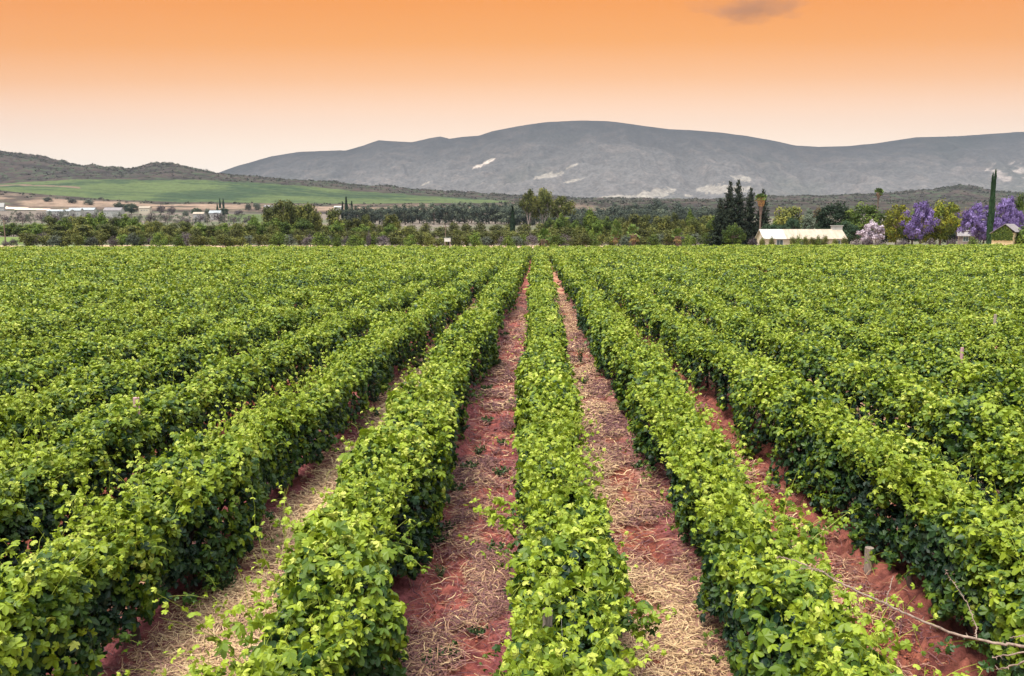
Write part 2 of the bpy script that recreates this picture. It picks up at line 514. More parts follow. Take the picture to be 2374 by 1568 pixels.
cover = np.select([st == 0, st == 1], [np.clip((nB - 0.36) * 5, 0, 1) * 0.8, np.clip((nB - 0.52) * 5, 0, 1) * 0.5], np.clip((nB - 0.62) * 6, 0, 1) * 0.45)
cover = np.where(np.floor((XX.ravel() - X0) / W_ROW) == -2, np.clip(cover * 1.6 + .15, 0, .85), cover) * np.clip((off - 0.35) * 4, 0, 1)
col = col * (1 - cover[:, None]) + (strw * (0.65 + 0.5 * nC[:, None])) * cover[:, None]
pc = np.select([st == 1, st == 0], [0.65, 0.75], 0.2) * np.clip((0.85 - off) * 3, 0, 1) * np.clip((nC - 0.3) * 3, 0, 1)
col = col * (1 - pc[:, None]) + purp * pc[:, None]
dry = np.array([0.36, 0.26, 0.17]) * (0.8 + 0.4 * nC[:, None]); grn = np.array([0.13, 0.16, 0.075])
outc = dry + (grn - dry) * np.clip((nD - 0.45) * 6, 0, 1)[:, None] * np.clip((YY.ravel() - 185) / 15, 0, 1)[:, None]
col = np.where(inv[:, None], col, outc)
P = np.stack([XX, YY, z.reshape(XX.shape)], -1)
M['ground'] = attr_mat('red_soil', 0.95, [(14, 0.75, 1.25), (70, 0.7, 1.3)], 0.8)
grid_obj('ground', P, M['ground'], {'land': col.reshape(P.shape)})

def polar(px0, px1, npx, Ys):
    pxs = np.linspace(px0, px1, npx)
    PX, Yg = np.meshgrid(pxs, Ys)
    X = np.tan(np.arctan((PX - CX) / FPX) - YAW) * Yg
    return PX, Yg, X
# valley floor, the vineyard slopes and the scrub hill
Ys = np.concatenate([np.linspace(238, 600, 60), np.linspace(612, 1560, 90), np.linspace(1570, 2600, 170), np.linspace(2620, 3600, 12)])
PX, Yg, X = polar(-420, 2800, 900, Ys)
z = terrain_z(X, Yg)
q = np.stack([X.ravel() / 60, Yg.ravel() / 60, np.zeros(X.size)], 1)
n1 = fbm(q, 51, 5); n2 = fbm(q * 4, 61, 3); n3 = fbm(q * 0.35, 71, 3)
hs = np.clip((Yg.ravel() - 1500) / 1100, 0, 1)
z = z.ravel() + (n1 - 0.5) * (3 + 16 * hs) * np.clip((Yg.ravel() - 380) / 500, 0, 1) + (n2 - 0.5) * 5 * hs
z = np.where(Yg.ravel() < 262, -0.3, z)
up = np.interp(PX.ravel(), FIELD_UP[:, 0], FIELD_UP[:, 1]); lo = np.interp(PX.ravel(), FIELD_LO[:, 0], FIELD_LO[:, 1])
has = (lo - up) > 1
wob = (n1 - 0.5) * 60
infield = has & (Yg.ravel() + wob * 0.5 > Y_LO + 5) & (Yg.ravel() + wob < Y_UP)
# a bare strip cuts the corner of the field on the left
strip = (PX.ravel() < 200) & (np.abs(Yg.ravel() + wob * 0.4 - (1990 - PX.ravel() * 0.9)) < 26)
scrub = np.array([0.020, 0.017, 0.016]); scrub2 = np.array([0.046, 0.034, 0.030]); sand = np.array([0.19, 0.135, 0.10])
fld = np.array([0.058, 0.080, 0.030]); fld2 = np.array([0.022, 0.040, 0.020])
c = scrub + (scrub2 - scrub) * np.clip((n1 * 0.6 + n2 * 0.4 - 0.44) * 6, 0, 1)[:, None]
spots = np.clip((n2 - 0.60) * 14, 0, 1)[:, None]
c = c * (1 - spots) + np.array([0.032, 0.045, 0.025]) * spots
rows = 0.5 + 0.5 * np.sin(Yg.ravel() / 9.0 + X.ravel() / 60)
cf = fld2 + (fld - fld2) * np.clip(0.2 + 0.45 * rows + 3.5 * (n3 - 0.45) + 0.8 * (n2 - .5), 0, 1)[:, None]
c = np.where(infield[:, None] & ~strip[:, None], cf, c)
c = np.where(strip[:, None], sand * 0.6, c)
# dry grass and tracks under the field
band = np.clip(1 - np.abs(Yg.ravel() - 1440) / 150, 0, 1) * np.clip((1500 - PX.ravel()) / 500, 0.0, 1)
bd = np.clip(band * 1.6 * np.clip((n1 - 0.35) * 4, 0.15, 1), 0, 1)[:, None]
c = c * (1 - bd) + (sand * (0.7 + 0.5 * n2[:, None])) * bd
trk = (np.abs(Yg.ravel() - (1330 - 0.25 * PX.ravel()) + 30 * (n3 - 0.5)) < 14) & (PX.ravel() < 190)
c = np.where(trk[:, None], np.array([0.6, 0.47, 0.38]), c)
# plain below: dull green, mauve fallow and small green fields
pl = np.clip((1300 - Yg.ravel()) / 120, 0, 1)[:, None]
plc = np.array([0.075, 0.085, 0.050]) + (np.array([0.12, 0.10, 0.085]) - np.array([0.075, 0.085, 0.050])) * np.clip((n3 - 0.42) * 6, 0, 1)[:, None]
g1 = (PX.ravel() > 535) & (PX.ravel() < 720) & (Yg.ravel() > 880) & (Yg.ravel() < 1180)
g2 = (PX.ravel() < 60) & (Yg.ravel() > 262) & (Yg.ravel() < 390)
plc = np.where(g1[:, None], fld * 1.0, plc); plc = np.where(g2[:, None], np.array([0.09, 0.13, 0.035]), plc)
c = c * (1 - pl) + plc * pl
M['terrain'] = attr_mat('hill_scrub', 1.0, [(0.09, 0.72, 1.28), (0.5, 0.75, 1.25)])
grid_obj('terrain', np.stack([X, Yg, z.reshape(X.shape)], -1), M['terrain'], {'land': c.reshape(X.shape + (3,))})

# mountain
MT = np.array([(-600, 440), (400, 430), (470, 416), (515, 402), (560, 386), (640, 363), (700, 353), (760, 350), (810, 349), (850, 338), (885, 325), (915, 328), (960, 330), (1000, 321), (1025, 317), (1045, 322),
               (1080, 317), (1110, 315), (1145, 304), (1180, 297), (1220, 290), (1260, 284), (1310, 281), (1350, 280), (1400, 281), (1440, 286), (1490, 293), (1540, 300), (1600, 303), (1660, 308),
               (1720, 316), (1780, 327), (1830, 338), (1880, 341), (1950, 339), (2010, 333), (2060, 325), (2100, 319), (2200, 316), (2280, 310), (2340, 306), (2373, 308), (2500, 300), (2900, 300)], float)
YB, YC = 4700., 7200.
nM = 190
tt = np.linspace(0, 1, nM)
Ys = np.concatenate([YB + (YC - YB) * tt, [7600., 8200.]])
PX, Yg, X = polar(-450, 2850, 1300, Ys)
t = np.clip((Yg - YB) / (YC - YB), 0, 1)
crest = np.interp(PX, MT[:, 0], MT[:, 1])
kk = np.ones(25) / 25
q = np.stack([X.ravel() / 900, Yg.ravel() / 900, np.zeros(X.size)], 1)
m1 = fbm(q, 81, 6).reshape(X.shape); m2 = fbm(q * np.array([3.2, 1.2, 1]), 91, 5).reshape(X.shape); m3 = fbm(q * 9, 95, 4).reshape(X.shape)
prof = 0.10 * t + 0.90 * t ** 1.45
zb = at(PX, np.full(PX.shape, 500.), np.full(PX.shape, YB))[..., 2]
zc = at(PX, crest, np.full(PX.shape, YC))[..., 2]
ridge = (1 - np.abs(2 * m2 - 1))
mid = np.sin(np.clip(t, 0, 1) * math.pi)
z = zb + (zc - zb) * prof + mid * ((m1 - 0.5) * 260 + (ridge - 0.75) * 120) + (m3 - 0.5) * 34 * np.clip(mid + 0.12, 0, 1)
z = np.where(Yg > YC, zc * (1 - (Yg - YC) / 2500), z)
# screen height of each vertex, only used to know where the pale sand lies on the slope
pyv = 530 - (z - CAM.z) / Yg * FPX
veg = np.array([0.075, 0.070, 0.068]); rock = np.array([0.16, 0.130, 0.115]); snd = np.array([0.23, 0.205, 0.175])
c = np.zeros(PX.shape + (3,)) + veg
rk = np.clip((m3 * 0.75 + m2 * 0.25 - 0.52) * 8, 0, 1) * np.clip((t - 0.12) * 2.0, 0, 1)
rk = rk * 0.27
ridge_shade = (1.12 - 0.80 * np.clip((t - 0.45) * 1.9, 0, 1))[..., None]      # dark graded ridge and paler misty foot painted into the slope colour
c = c * (1 - rk[..., None]) + rock * rk[..., None]
dk = np.clip((0.47 - m1) * 6, 0, 1)[..., None] * 0.35
c = c * (1 - dk) + np.array([0.04, 0.05, 0.035]) * dk
c = c * ridge_shade
m4 = fbm(q * 40, 97, 3).reshape(X.shape)
def patch(x0, x1, ya, yb, th, colr, amt=1.0, brk=0.5):
    """a streak of bare ground from (x0,ya) to (x1,yb), th thick"""
    global c
    f = (PX - x0) / (x1 - x0)
    yc = ya + (yb - ya) * f
    w = th * 0.5 * np.sqrt(np.clip(4 * f * (1 - f), 0, 1)) * (0.4 + 1.2 * m3)
    d = np.abs(pyv - yc + (m2 - 0.5) * 6 + (m4 - 0.5) * th * 0.8)
    k = (np.clip((w - d) / 1.0 + 0.5, 0, 1) * (f > 0) * (f < 1))
    k = k * np.clip((m3 - brk + 0.12) * 7, 0, 1) * amt
    c = c * (1 - k[..., None]) + np.array(colr) * k[..., None]
patch(1236, 1305, 417, 404, 10, snd, 0.7, 0.3)
patch(1305, 1352, 426, 415, 6, snd, 0.7, 0.35)
patch(1308, 1338, 396, 383, 5, snd, 0.8, 0.4)
patch(1375, 1500, 461, 458, 7, snd, 0.7, 0.1)
patch(1470, 1560, 460, 444, 19, snd, 0.7, 0.25)
patch(1605, 1735, 441, 441, 18, snd, 0.7, 0.2)
patch(1682, 1732, 412, 420, 12, snd, 0.7, 0.2)
patch(1580, 1600, 455, 455, 5, snd, 0.7, 0.2)
patch(2262, 2420, 402, 425, 40, (0.26, 0.22, 0.20), 0.7, 0.66)
patch(980, 1000, 432, 424, 4, snd, 0.8, 0.4)
patch(1095, 1150, 397, 372, 8, (0.5, 0.42, 0.36), 0.6, 0.5)
patch(1130, 1146, 380, 373, 4, snd, 0.9, 0.3)
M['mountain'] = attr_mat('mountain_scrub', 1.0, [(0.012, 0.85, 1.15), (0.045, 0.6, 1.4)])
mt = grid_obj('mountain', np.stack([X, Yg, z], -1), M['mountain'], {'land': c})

# ------------------------------------------------------------------ vine rows
def canopy(G, X, y0, y1, dens, size, tmpl, prof, xoff, top_only=False, fs=1.0, jit=0.7, t0=0.0, seed=0, inner=0.25):
    L = y1 - y0
    if L <= 0: return
    n = int(L * dens)
    y = rng.uniform(y0, y1, n)
    a0, a1 = (0.22, 0.78) if top_only else (-0.22, 1.22)
    ph = rng.uniform(a0, a1, n) * math.pi
    wide = prof(y)
    cosp, sinp = np.cos(ph), np.sin(ph)
    pn = np.stack([y / 0.62, cosp * 1.1 + X * 3.1, sinp * 1.3], 1)
    b = fbm(pn, 11 + seed, 2)
    fine = vnoise(np.stack([y / (0.26 * fs), cosp * 2.9 / fs ** .7 + X * 3.1, sinp * 3.0 / fs ** .7], 1), 77)
    fine = fine * fine * (3 - 2 * fine)
    crumb = vnoise(np.stack([y / (0.11 * fs), cosp * 6 / fs ** .7 + X * 3.1, sinp * 6 / fs ** .7], 1), 78)
    b2 = vnoise(np.stack([y / 1.15, np.full(n, X), np.zeros(n)], 1), 5)
    b2 = b2 * b2 * (3 - 2 * b2)
    e = 0.72
    cx = np.sign(cosp) * np.abs(cosp) ** e; sz = np.sign(sinp) * np.abs(sinp) ** e
    hw = 0.49 * wide * (0.60 + 0.70 * b2)
    hh = 0.66 * (0.64 + 0.54 * b2) * (0.80 + 0.40 * vnoise(np.stack([y / 0.42, np.full(n, X * 2.3), cosp * 1.5], 1), 15))
    hh = np.where(sz < 0, np.maximum(hh, 0.5) * 1.55, hh)          # hanging skirt
    rr = 0.46 + 0.66 * b + 0.46 * fine + 0.10 * crumb
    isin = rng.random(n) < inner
    keep = isin | (rng.random(n) < np.clip(fine * 1.8 + crumb * 1.2 - 0.62, 0.10, 1))
    depth = np.where(isin, rng.uniform(0.35, 0.85, n), 1.0 - 0.13 * np.abs(rng.normal(size=n)))
    r = rr * depth
    shift = 0.20 * (vnoise(np.stack([y / 2.2, np.full(n, X * 1.7), np.zeros(n)], 1), 9) - 0.5) * 2 + xoff(y)
    P = np.stack([X + shift + cx * hw * r, y, 1.12 + sz * hh * r + 0.02 * rng.normal(size=n)], 1)
    P[:, 1] += 0.05 * rng.normal(size=n)
    out = np.stack([cx, np.zeros(n), sz * 1.0 + 0.45], 1)
    Nn = norm(out) + jit * rng.normal(size=(n, 3))
    Nn[:, 2] = np.where(Nn[:, 2] < -0.2, -Nn[:, 2], Nn[:, 2])
    c = 0.245 + 0.27 * sz + 0.36 * (b - 0.5) + 0.44 * (fine - 0.5) + 0.19 * rng.normal(size=n) + t0  # paler young leaves on top; shade of sides and hollows also in the tint
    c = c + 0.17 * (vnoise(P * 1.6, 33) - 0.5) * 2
    c = np.where(isin, c - 0.25, c)  # inner leaves older and darker, canopy shade deepened in their tint
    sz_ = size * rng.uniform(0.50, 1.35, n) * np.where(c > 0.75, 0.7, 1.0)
    P[:, 2] = np.maximum(P[:, 2], 0.12)
    k = keep
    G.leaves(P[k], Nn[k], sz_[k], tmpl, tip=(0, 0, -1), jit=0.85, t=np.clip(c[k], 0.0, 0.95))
def shoots(G, X, y0, y1, per_m, low=False, leafn=8):
    n = int((y1 - y0) * per_m)
    for _ in range(n):
        y = random.uniform(y0, y1)
        side = random.choice((-1, 1))
        if low:
            p = np.array([X + side * 0.35, y, random.uniform(0.3, 0.75)])
            d = np.array([side * random.uniform(0.6, 1), random.uniform(-0.5, 0.5), random.uniform(0.0, 0.5)])
            L = random.uniform(0.3, 0.6); g = -0.9
        else:
            p = np.array([X + random.uniform(-0.38, 0.38), y, random.uniform(1.25, 1.70)])
            d = np.array([random.uniform(-0.45, 0.45) + (p[0] - X) * 0.8, random.uniform(-0.45, 0.45), random.uniform(0.6, 1.1)])
            L = random.uniform(0.22, 0.62) * (1.6 if random.random() < .15 else 1); g = -0.45
        shoot(G, p, d, L, g, leafn, 0.22 if low else 0.55)
def shoot(G, p, d, L, g, leafn, t0, s0=0.115):
    m = 6
    d = d / np.linalg.norm(d)
    pts = [np.array(p, float)]
    for k in range(m):
        d = d + np.array([random.gauss(0, .12), random.gauss(0, .12), g / m + random.gauss(0, .08)])
        d = d / np.linalg.norm(d)
        pts.append(pts[-1] + d * L / m)
    pts = np.array(pts)
    G.tube(pts, np.linspace(0.0035, 0.0012, len(pts)), 3, t=0.82)
    f = np.linspace(0.15, 1, leafn)
    q = np.stack([np.interp(f * m, np.arange(m + 1), pts[:, k]) for k in range(3)], 1)
    q += rng.normal(size=q.shape) * 0.035
    s = s0 * (1.05 - 0.68 * f) * rng.uniform(0.8, 1.2, leafn)
    nn = np.array([0, 0, 0.8]) + 0.7 * rng.normal(size=(leafn, 3))
    G.leaves(q, nn, s, GRAPE, tip=(0, 0, -0.6), jit=0.7, t=np.clip(t0 - 0.05 + 0.30 * f + 0.09 * rng.normal(size=leafn), 0, 0.92))
def tendrils(G, X, y0, y1, per_m):
    for _ in range(int((y1 - y0) * per_m)):
        p = np.array([X + random.uniform(-.5, .5), random.uniform(y0, y1), random.uniform(1.3, 1.85)])
        d = np.array([random.gauss(0, 1), random.gauss(0, 1), random.uniform(-.3, 1.2)]); d /= np.linalg.norm(d)
        pts = [p]
        cu = np.array([random.gauss(0, .5), random.gauss(0, .5), random.gauss(0, .5)])
        for k in range(6):
            d = d + cu * 0.7; d /= np.linalg.norm(d)
            pts.append(pts[-1] + d * 0.035)
        G.tube(pts, 0.0016, 3, t=0.85)

trunk_meshes = []
def trunk_mesh():
    G = Geo()
    bend = np.array([random.gauss(0, .06), random.gauss(0, .10)])
    k = np.linspace(0, 1, 7)
    pts = np.stack([bend[0] * np.sin(k * 3) + rng.normal(size=7) * .012, bend[1] * np.sin(k * 2.5) + rng.normal(size=7) * .015, -0.05 + k * 0.85], 1)
    G.tube(pts, 0.040 + 0.018 * np.cos(k * 5) + rng.random(7) * .008, 7)
    for s_ in (-1, 1):
        a = np.array([pts[-2], pts[-1] + [0, s_ * .12, .06], pts[-1] + [random.gauss(0, .03), s_ * .35, .10], pts[-1] + [0, s_ * .58, .08]])
        G.tube(a, [0.035, 0.028, 0.022, 0.016], 5)
    return G.mesh('trunk', M['vine_bark'])
for _ in range(5):
    trunk_meshes.append(trunk_mesh())

def half_angle(Y, side):
    return (0.69 * Y + 5.0) if side > 0 else (0.66 * Y + 5.0)
_ones = ['', 'first', 'second', 'third', 'fourth', 'fifth', 'sixth', 'seventh', 'eighth', 'ninth', 'tenth', 'eleventh', 'twelfth', 'thirteenth', 'fourteenth', 'fifteenth', 'sixteenth', 'seventeenth', 'eighteenth', 'nineteenth', 'twentieth']
def ordinal(k):
    if k <= 20: return _ones[k]
    t_, o_ = divmod(k, 10)
    if o_ == 0: return {3: 'thirtieth', 4: 'fortieth'}[t_]
    return {2: 'twenty', 3: 'thirty', 4: 'forty'}[t_] + '-' + _ones[o_]
ORD = ['', 'first', 'second', 'third', 'fourth', 'fifth', 'sixth', 'seventh', 'eighth', 'ninth', 'tenth']
PROF = {2: ([5, 9, 14, 35, 60, 110], [0.80, 0.78, 0.88, 1.15, 1.5, 1.75]), -2: ([5, 9, 14, 35, 60, 110], [0.80, 0.78, 0.88, 1.15, 1.5, 1.75]), 0: ([5, 6.2, 7.4, 9, 10.5, 13, 17, 25, 45, 80, 120], [1.05, 1.15, 0.98, 0.78, 0.76, 0.84, 0.84, 0.95, 1.12, 1.4, 1.7]),
        -1: ([5, 6.2, 7.2, 8.2, 9.5, 12, 17, 25, 45, 80, 120], [0.80, 0.84, 0.74, 0.62, 0.72, 0.84, 0.86, 0.98, 1.15, 1.4, 1.7]),
        1: ([5, 7, 10, 17, 25, 45, 80, 120], [0.60, 0.62, 0.68, 0.82, 0.95, 1.15, 1.4, 1.7])}
XOFF = {-2: ([4, 10, 15], [-0.12, -0.08, 0]), 2: ([4, 10, 15], [0.12, 0.08, 0]), -1: ([4, 8, 14, 15], [0.30, 0.27, 0.05, 0]), 0: ([4, 8, 14, 15], [0.14, 0.12, 0, 0]), 1: ([4, 8, 14, 17], [-0.42, -0.34, -0.08, 0])}
EXTRA = {1: [(1790, 1330, 1.3, (0.8, 0.5, 0.6), 0.9, -0.5, 0.4), (1830, 1290, 1.35, (0.9, 0.6, 0.7), 0.95, -0.5, 0.45), (1800, 1250, 1.5, (0.6, 0.3, 1), 0.7, -0.4, 0.5), (1840, 1330, 1.2, (0.8, 0.3, 0.3), 0.7, -0.6, 0.4)],
         -1: [(800, 1330, 1.5, (-0.8, 0.4, 0.6), 0.9, -0.2, 0.45), (790, 1300, 1.5, (-1, 0.5, 0.8), 0.8, -0.3, 0.5), (900, 1260, 1.4, (1, 0.2, 0.2), 0.7, -0.6, 0.35), (700, 1500, 1.2, (-1, 0, 0.1), 0.5, -0.6, 0.1)],
         0: [(1420, 1420, 1.45, (1, 0.2, 0.2), 0.5, -0.5, 0.4), (1440, 1400, 1.3, (1, 0.3, 0.0), 0.45, -0.8, 0.2), (1190, 1200, 1.6, (-0.8, 0.2, 0.9), 0.5, -0.4, 0.6)],
         -2: [(150, 1200, 1.75, (-0.1, 0.1, 1), 0.55, -0.2, 0.6), (480, 1200, 1.7, (0.1, 0, 1), 0.5, -0.5, 0.6)]}
GRP = 'vine rows of the vineyard'
rows = []
for i in range(-44, 47):
    X = X0 + W_ROW * i
    yend = 150 + 0.15 * X + 0.8 * math.sin(i * 1.7)
    ax = abs(X)
    ys = max(4.6, (ax - 5.0) / 0.68)
    if ys > yend - 3: continue
    G = Geo()
    pr = PROF.get(i)
    if pr is None:
        prof = lambda y: np.interp(y, [0, 15, 35, 60, 110], [0.92, 0.98, 1.2, 1.5, 1.75])
    else:
        prof = (lambda pr: (lambda y: np.interp(y, pr[0], pr[1])))(pr)
    sd_ = 0
    b = [ys, max(ys, 15), max(ys, 30), max(ys, 62), yend]
    xo = XOFF.get(i, ([0, 1], [0, 0]))
    xoff = (lambda xo: (lambda y: np.interp(y, xo[0], xo[1])))(xo)
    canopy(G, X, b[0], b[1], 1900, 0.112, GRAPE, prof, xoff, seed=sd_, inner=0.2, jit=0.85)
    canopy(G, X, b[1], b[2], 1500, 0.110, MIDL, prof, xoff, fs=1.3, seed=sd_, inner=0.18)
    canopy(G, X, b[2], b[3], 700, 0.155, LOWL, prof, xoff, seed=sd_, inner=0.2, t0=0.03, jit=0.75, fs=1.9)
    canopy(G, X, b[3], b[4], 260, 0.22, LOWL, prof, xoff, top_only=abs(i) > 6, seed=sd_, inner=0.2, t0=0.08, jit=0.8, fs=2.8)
    for (px_, py_, z_, d_, L_, g_, tt) in EXTRA.get(i, ()):
        p_ = at_z(px_, py_, z_)
        p_[0] = p_[0] * 0.5 + (X + np.clip(p_[0] - X, -.45, .45)) * 0.5
        for _ in range(3):
            shoot(G, p_ + rng.normal(size=3) * 0.08, np.array(d_, float) + rng.normal(size=3) * 0.2, L_ * random.uniform(.8, 1.05), g_, 15, tt, 0.125)
    shoots(G, X + float(xoff((b[0] + b[1]) / 2)), b[0], b[1], 30); shoots(G, X, b[1], b[2], 18, leafn=6); shoots(G, X, b[2], min(b[3], 45), 8, leafn=5)
    shoots(G, X, b[0], b[1], 2.6, low=True, leafn=9); shoots(G, X, b[1], b[2], 2.0, low=True, leafn=8)
    tendrils(G, X, b[0], min(b[1], 13), 12)
    rows.append((i, X, ys, yend, G))

def fmt_label(i):
    s = 'left' if i < 0 else 'right'
    k = abs(i)
    if i == 0: return 'central vine row running straight back to the small palm at the field end'
    sp = {-1: 'vine row just left of the central row, with a grey post near the front',
          1: 'vine row just right of the central row, with a long shoot leaning over red soil',
          -2: 'second vine row left of the central row, along the straw covered strip',
          2: 'second vine row right of the central row, along the bare red tilled strip',
          -3: 'third vine row left of the central row, with a pinkish post above its leaves'}
    if i in sp: return sp[i]
    if k <= 10: return '%s vine row %s of the central row, dense and green' % (ORD[k], s)
    return '%s vine row %s of the central row, merging into the far green canopy' % (ordinal(k), s)
row_root = {}
for (i, X, ys, yend, G) in rows:
    if abs(i) <= 9:
        r = empty('vine_row', (X, ys, 0), fmt_label(i), 'vine row', GRP)
        f = G.obj('foliage', M['vine'], r, loc=(-X, -ys, 0), flat=True)
        k = 0
        yt = math.ceil((ys + 0.01) / 1.25) * 1.25 + (i % 3) * 0.35
        lim = {0: 12, -1: 22, 1: 22}.get(i, 34)
        while yt < lim:
            if abs(i) > 5 and yt > 24: break
            o = bpy.data.objects.new('trunk', random.choice(trunk_meshes))
            COL.objects.link(o); o.parent = r
            o.location = (random.gauss(0, .04), yt - ys, 0)
            o.rotation_euler.z = random.choice((0, math.pi)) + random.gauss(0, .2)
            yt += 1.25 + random.gauss(0, .08)
        for zz in (1.15, 1.62):
            Gw = Geo()
            ln = min(yend, 45) - ys
            kk = np.linspace(0, ln, 30)
            Gw.tube(np.stack([0 * kk + (0.03 if zz > 1.5 else 0), kk, zz + (0.08 if i == -3 else 0) + 0.01 * np.sin(kk)], 1), 0.0022, 3)
            Gw.obj('trellis_wire', M['wire'], r)
        row_root[i] = r
    else:
        o = G.obj('vine_row', M['vine'], flat=True)
        tag(o, fmt_label(i), 'vine row', GRP)

# ------------------------------------------------------------------ vineyard posts
def post(px, py, X, ztop, label, mat='post', rad=0.05, lean=(0, 0), arm=False, Y=None, row=None):
    if row is not None:
        d = ray(px, py); X = (X0 + W_ROW * row) * (0.985 if mat == 'pink_post' else 1); k = X / d[0]; Y = float(k * d[1]); ztop = float(k * d[2] + CAM.z)
    if Y is None:
        p = at_z(px, py, ztop); Y = float(p[1]); X = float(p[0]) if X is None else X
    r = empty('vineyard_post', (X, Y, 0), label, 'post', 'trellis posts in the vine rows')
    G = Geo()
    k = np.linspace(0, 1, 7)
    pts = np.stack([lean[0] * k, lean[1] * k, -0.1 + (ztop + 0.1) * k], 1)
    G.tube(pts, rad * (1 + 0.05 * np.sin(k * 9)), 9, cap=True)
    G.obj('shaft', M[mat], r)
    if arm:
        G = Geo()
        G.tube([(-0.28, 0, ztop - 0.12), (0.28, 0, ztop - 0.10)], 0.03, 6, cap=True)
        G.obj('crossarm', M[mat], r)
    return r
post(810, 1395, None, 1.70, 'leaning grey wooden post in the leaves of the row left of centre', rad=0.042, lean=(0.05, 0.10))
post(1269, 1414, None, 1.66, 'short grey post half hidden by leaves at the front of the central row', rad=0.045)
post(315, 922, None, 2.12, 'pinkish square-topped post standing above the leaves at left', mat='pink_post', rad=0.052, row=-3)
post(2307, 729, None, 2.15, 'pale grey post rising above the vines at far right', rad=0.045, row=6)
post(2230, 806, None, 2.0, 'reddish post deep between the vines at right', mat='pink_post', rad=0.035, row=4)
post(2015, 1270, None, 0.45, 'stout grey post under the second row right of the centre', rad=0.06)


# ------------------------------------------------------------------ straw and weeds on the strips
G = Geo()
def strands(n, ymin, ymax, wid, Lm):
    for k in range(-5, 6):
        st_ = int(alley_style(np.array([X0 + W_ROW * (k + 0.5)]))[0])
        wgt = {0: 1.25, 1: 0.9, 2: 1.0}[st_] * (1.4 if k == -2 else 1)
        if k in (-5, -4, 4, 5): wgt *= 0.4
        m = int(n * wgt)
        y = np.exp(rng.uniform(math.log(ymin), math.log(ymax), m))
        x = X0 + W_ROW * (k + 0.5) + np.where(rng.random(m) < .35, rng.uniform(-1.2, 1.2, m), np.clip(rng.normal(size=m) * 0.5, -1.2, 1.2))
        clump = fbm(np.stack([x * 1.5, y * 1.1, 0 * x], 1), 21, 3)
        keep = rng.random(m) < np.clip((clump - ((0.22 if k == -2 else 0.30) if st_ == 0 else 0.42)) * 5, 0.12, 1)
        if st_ == 2:
            keep &= (x < X0 + W_ROW * (k + 0.5) - 0.1) | (rng.random(m) < 0.35)
        x, y = x[keep], y[keep]; m = len(x)
        P = np.stack([x, y, 0.03 + 0.07 * rng.random(m) + 0.05 * clump[keep]], 1)
        ang = rng.normal(size=m) * 0.75 + np.where(rng.random(m) < 0.3, math.pi / 2, 0)
        T = np.stack([np.cos(ang), np.sin(ang), rng.normal(size=m) * 0.16], 1)
        Nn = np.stack([rng.normal(size=m) * .25, rng.normal(size=m) * .25, np.ones(m)], 1)
        L = Lm * rng.uniform(0.4, 1.5, m)
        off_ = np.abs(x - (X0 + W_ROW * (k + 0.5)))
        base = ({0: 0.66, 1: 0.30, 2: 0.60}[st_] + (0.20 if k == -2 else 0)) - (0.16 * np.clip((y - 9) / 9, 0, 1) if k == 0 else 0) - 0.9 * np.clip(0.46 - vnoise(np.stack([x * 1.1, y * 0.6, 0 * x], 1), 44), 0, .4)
        tcol = np.clip(base + 0.27 * rng.normal(size=m) - 0.55 * np.clip(off_ - 0.40, 0, 1), 0, 1)  # strands nearer the rows tinted darker, painting in the shade there
        T = norm(T - (T * norm(Nn)).sum(1, keepdims=True) * norm(Nn)); Bv = np.cross(norm(Nn), T)
        curl = rng.normal(size=m) * 0.12
        w = wid * rng.uniform(0.5, 1.5, m) * np.clip(y / 12, 0.8, 2.2)
        V = np.stack([P - T * L[:, None] / 2 - Bv * w[:, None] / 2, P - T * L[:, None] / 2 + Bv * w[:, None] / 2,
                      P + Bv * (curl * L)[:, None] - Bv * w[:, None] / 2 + [0, 0, .01], P + Bv * (curl * L)[:, None] + Bv * w[:, None] / 2 + [0, 0, .01],
                      P + T * L[:, None] / 2 - Bv * w[:, None] / 2, P + T * L[:, None] / 2 + Bv * w[:, None] / 2], 1)
        F = np.array([(0, 1, 3), (0, 3, 2), (2, 3, 5), (2, 5, 4)])[None] + (np.arange(m) * 6)[:, None, None]
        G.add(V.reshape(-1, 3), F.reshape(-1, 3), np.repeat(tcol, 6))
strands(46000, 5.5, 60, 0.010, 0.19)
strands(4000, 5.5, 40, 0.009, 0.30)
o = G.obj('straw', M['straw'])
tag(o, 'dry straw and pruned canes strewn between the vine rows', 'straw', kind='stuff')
G = Geo()
OCT = np.array([(1, 0, 0), (-1, 0, 0), (0, 1, 0), (0, -1, 0), (0, 0, 1), (0, 0, -1)], float)
OF = np.array([(0, 2, 4), (2, 1, 4), (1, 3, 4), (3, 0, 4), (2, 0, 5), (1, 2, 5), (3, 1, 5), (0, 3, 5)])
for k in range(-4, 5):
    st_ = int(alley_style(np.array([X0 + W_ROW * (k + 0.5)]))[0])
    m = {0: 4000, 1: 5000, 2: 26000}[st_]
    y = np.exp(rng.uniform(math.log(6), math.log(32), m)); x = X0 + W_ROW * (k + 0.5) + rng.uniform(-1.15, 1.15, m)
    if st_ == 2:
        x = np.where(rng.random(m) < .7, X0 + W_ROW * (k + 0.5) + 0.1 + np.abs(rng.normal(size=m)) * .45, x)
    sz_ = 0.007 + 0.020 * rng.random(m) ** 3
    V = OCT[None] * (sz_[:, None, None] * rng.uniform(.6, 1.3, (m, 1, 3))) * rng.uniform(.75, 1.25, (m, 6, 1))
    V = V + np.stack([x, y, 0.03 + 0.04 * rng.random(m)], 1)[:, None]
    G.add(V.reshape(-1, 3), (OF[None] + (np.arange(m) * 6)[:, None, None]).reshape(-1, 3), np.repeat(rng.random(m), 6))
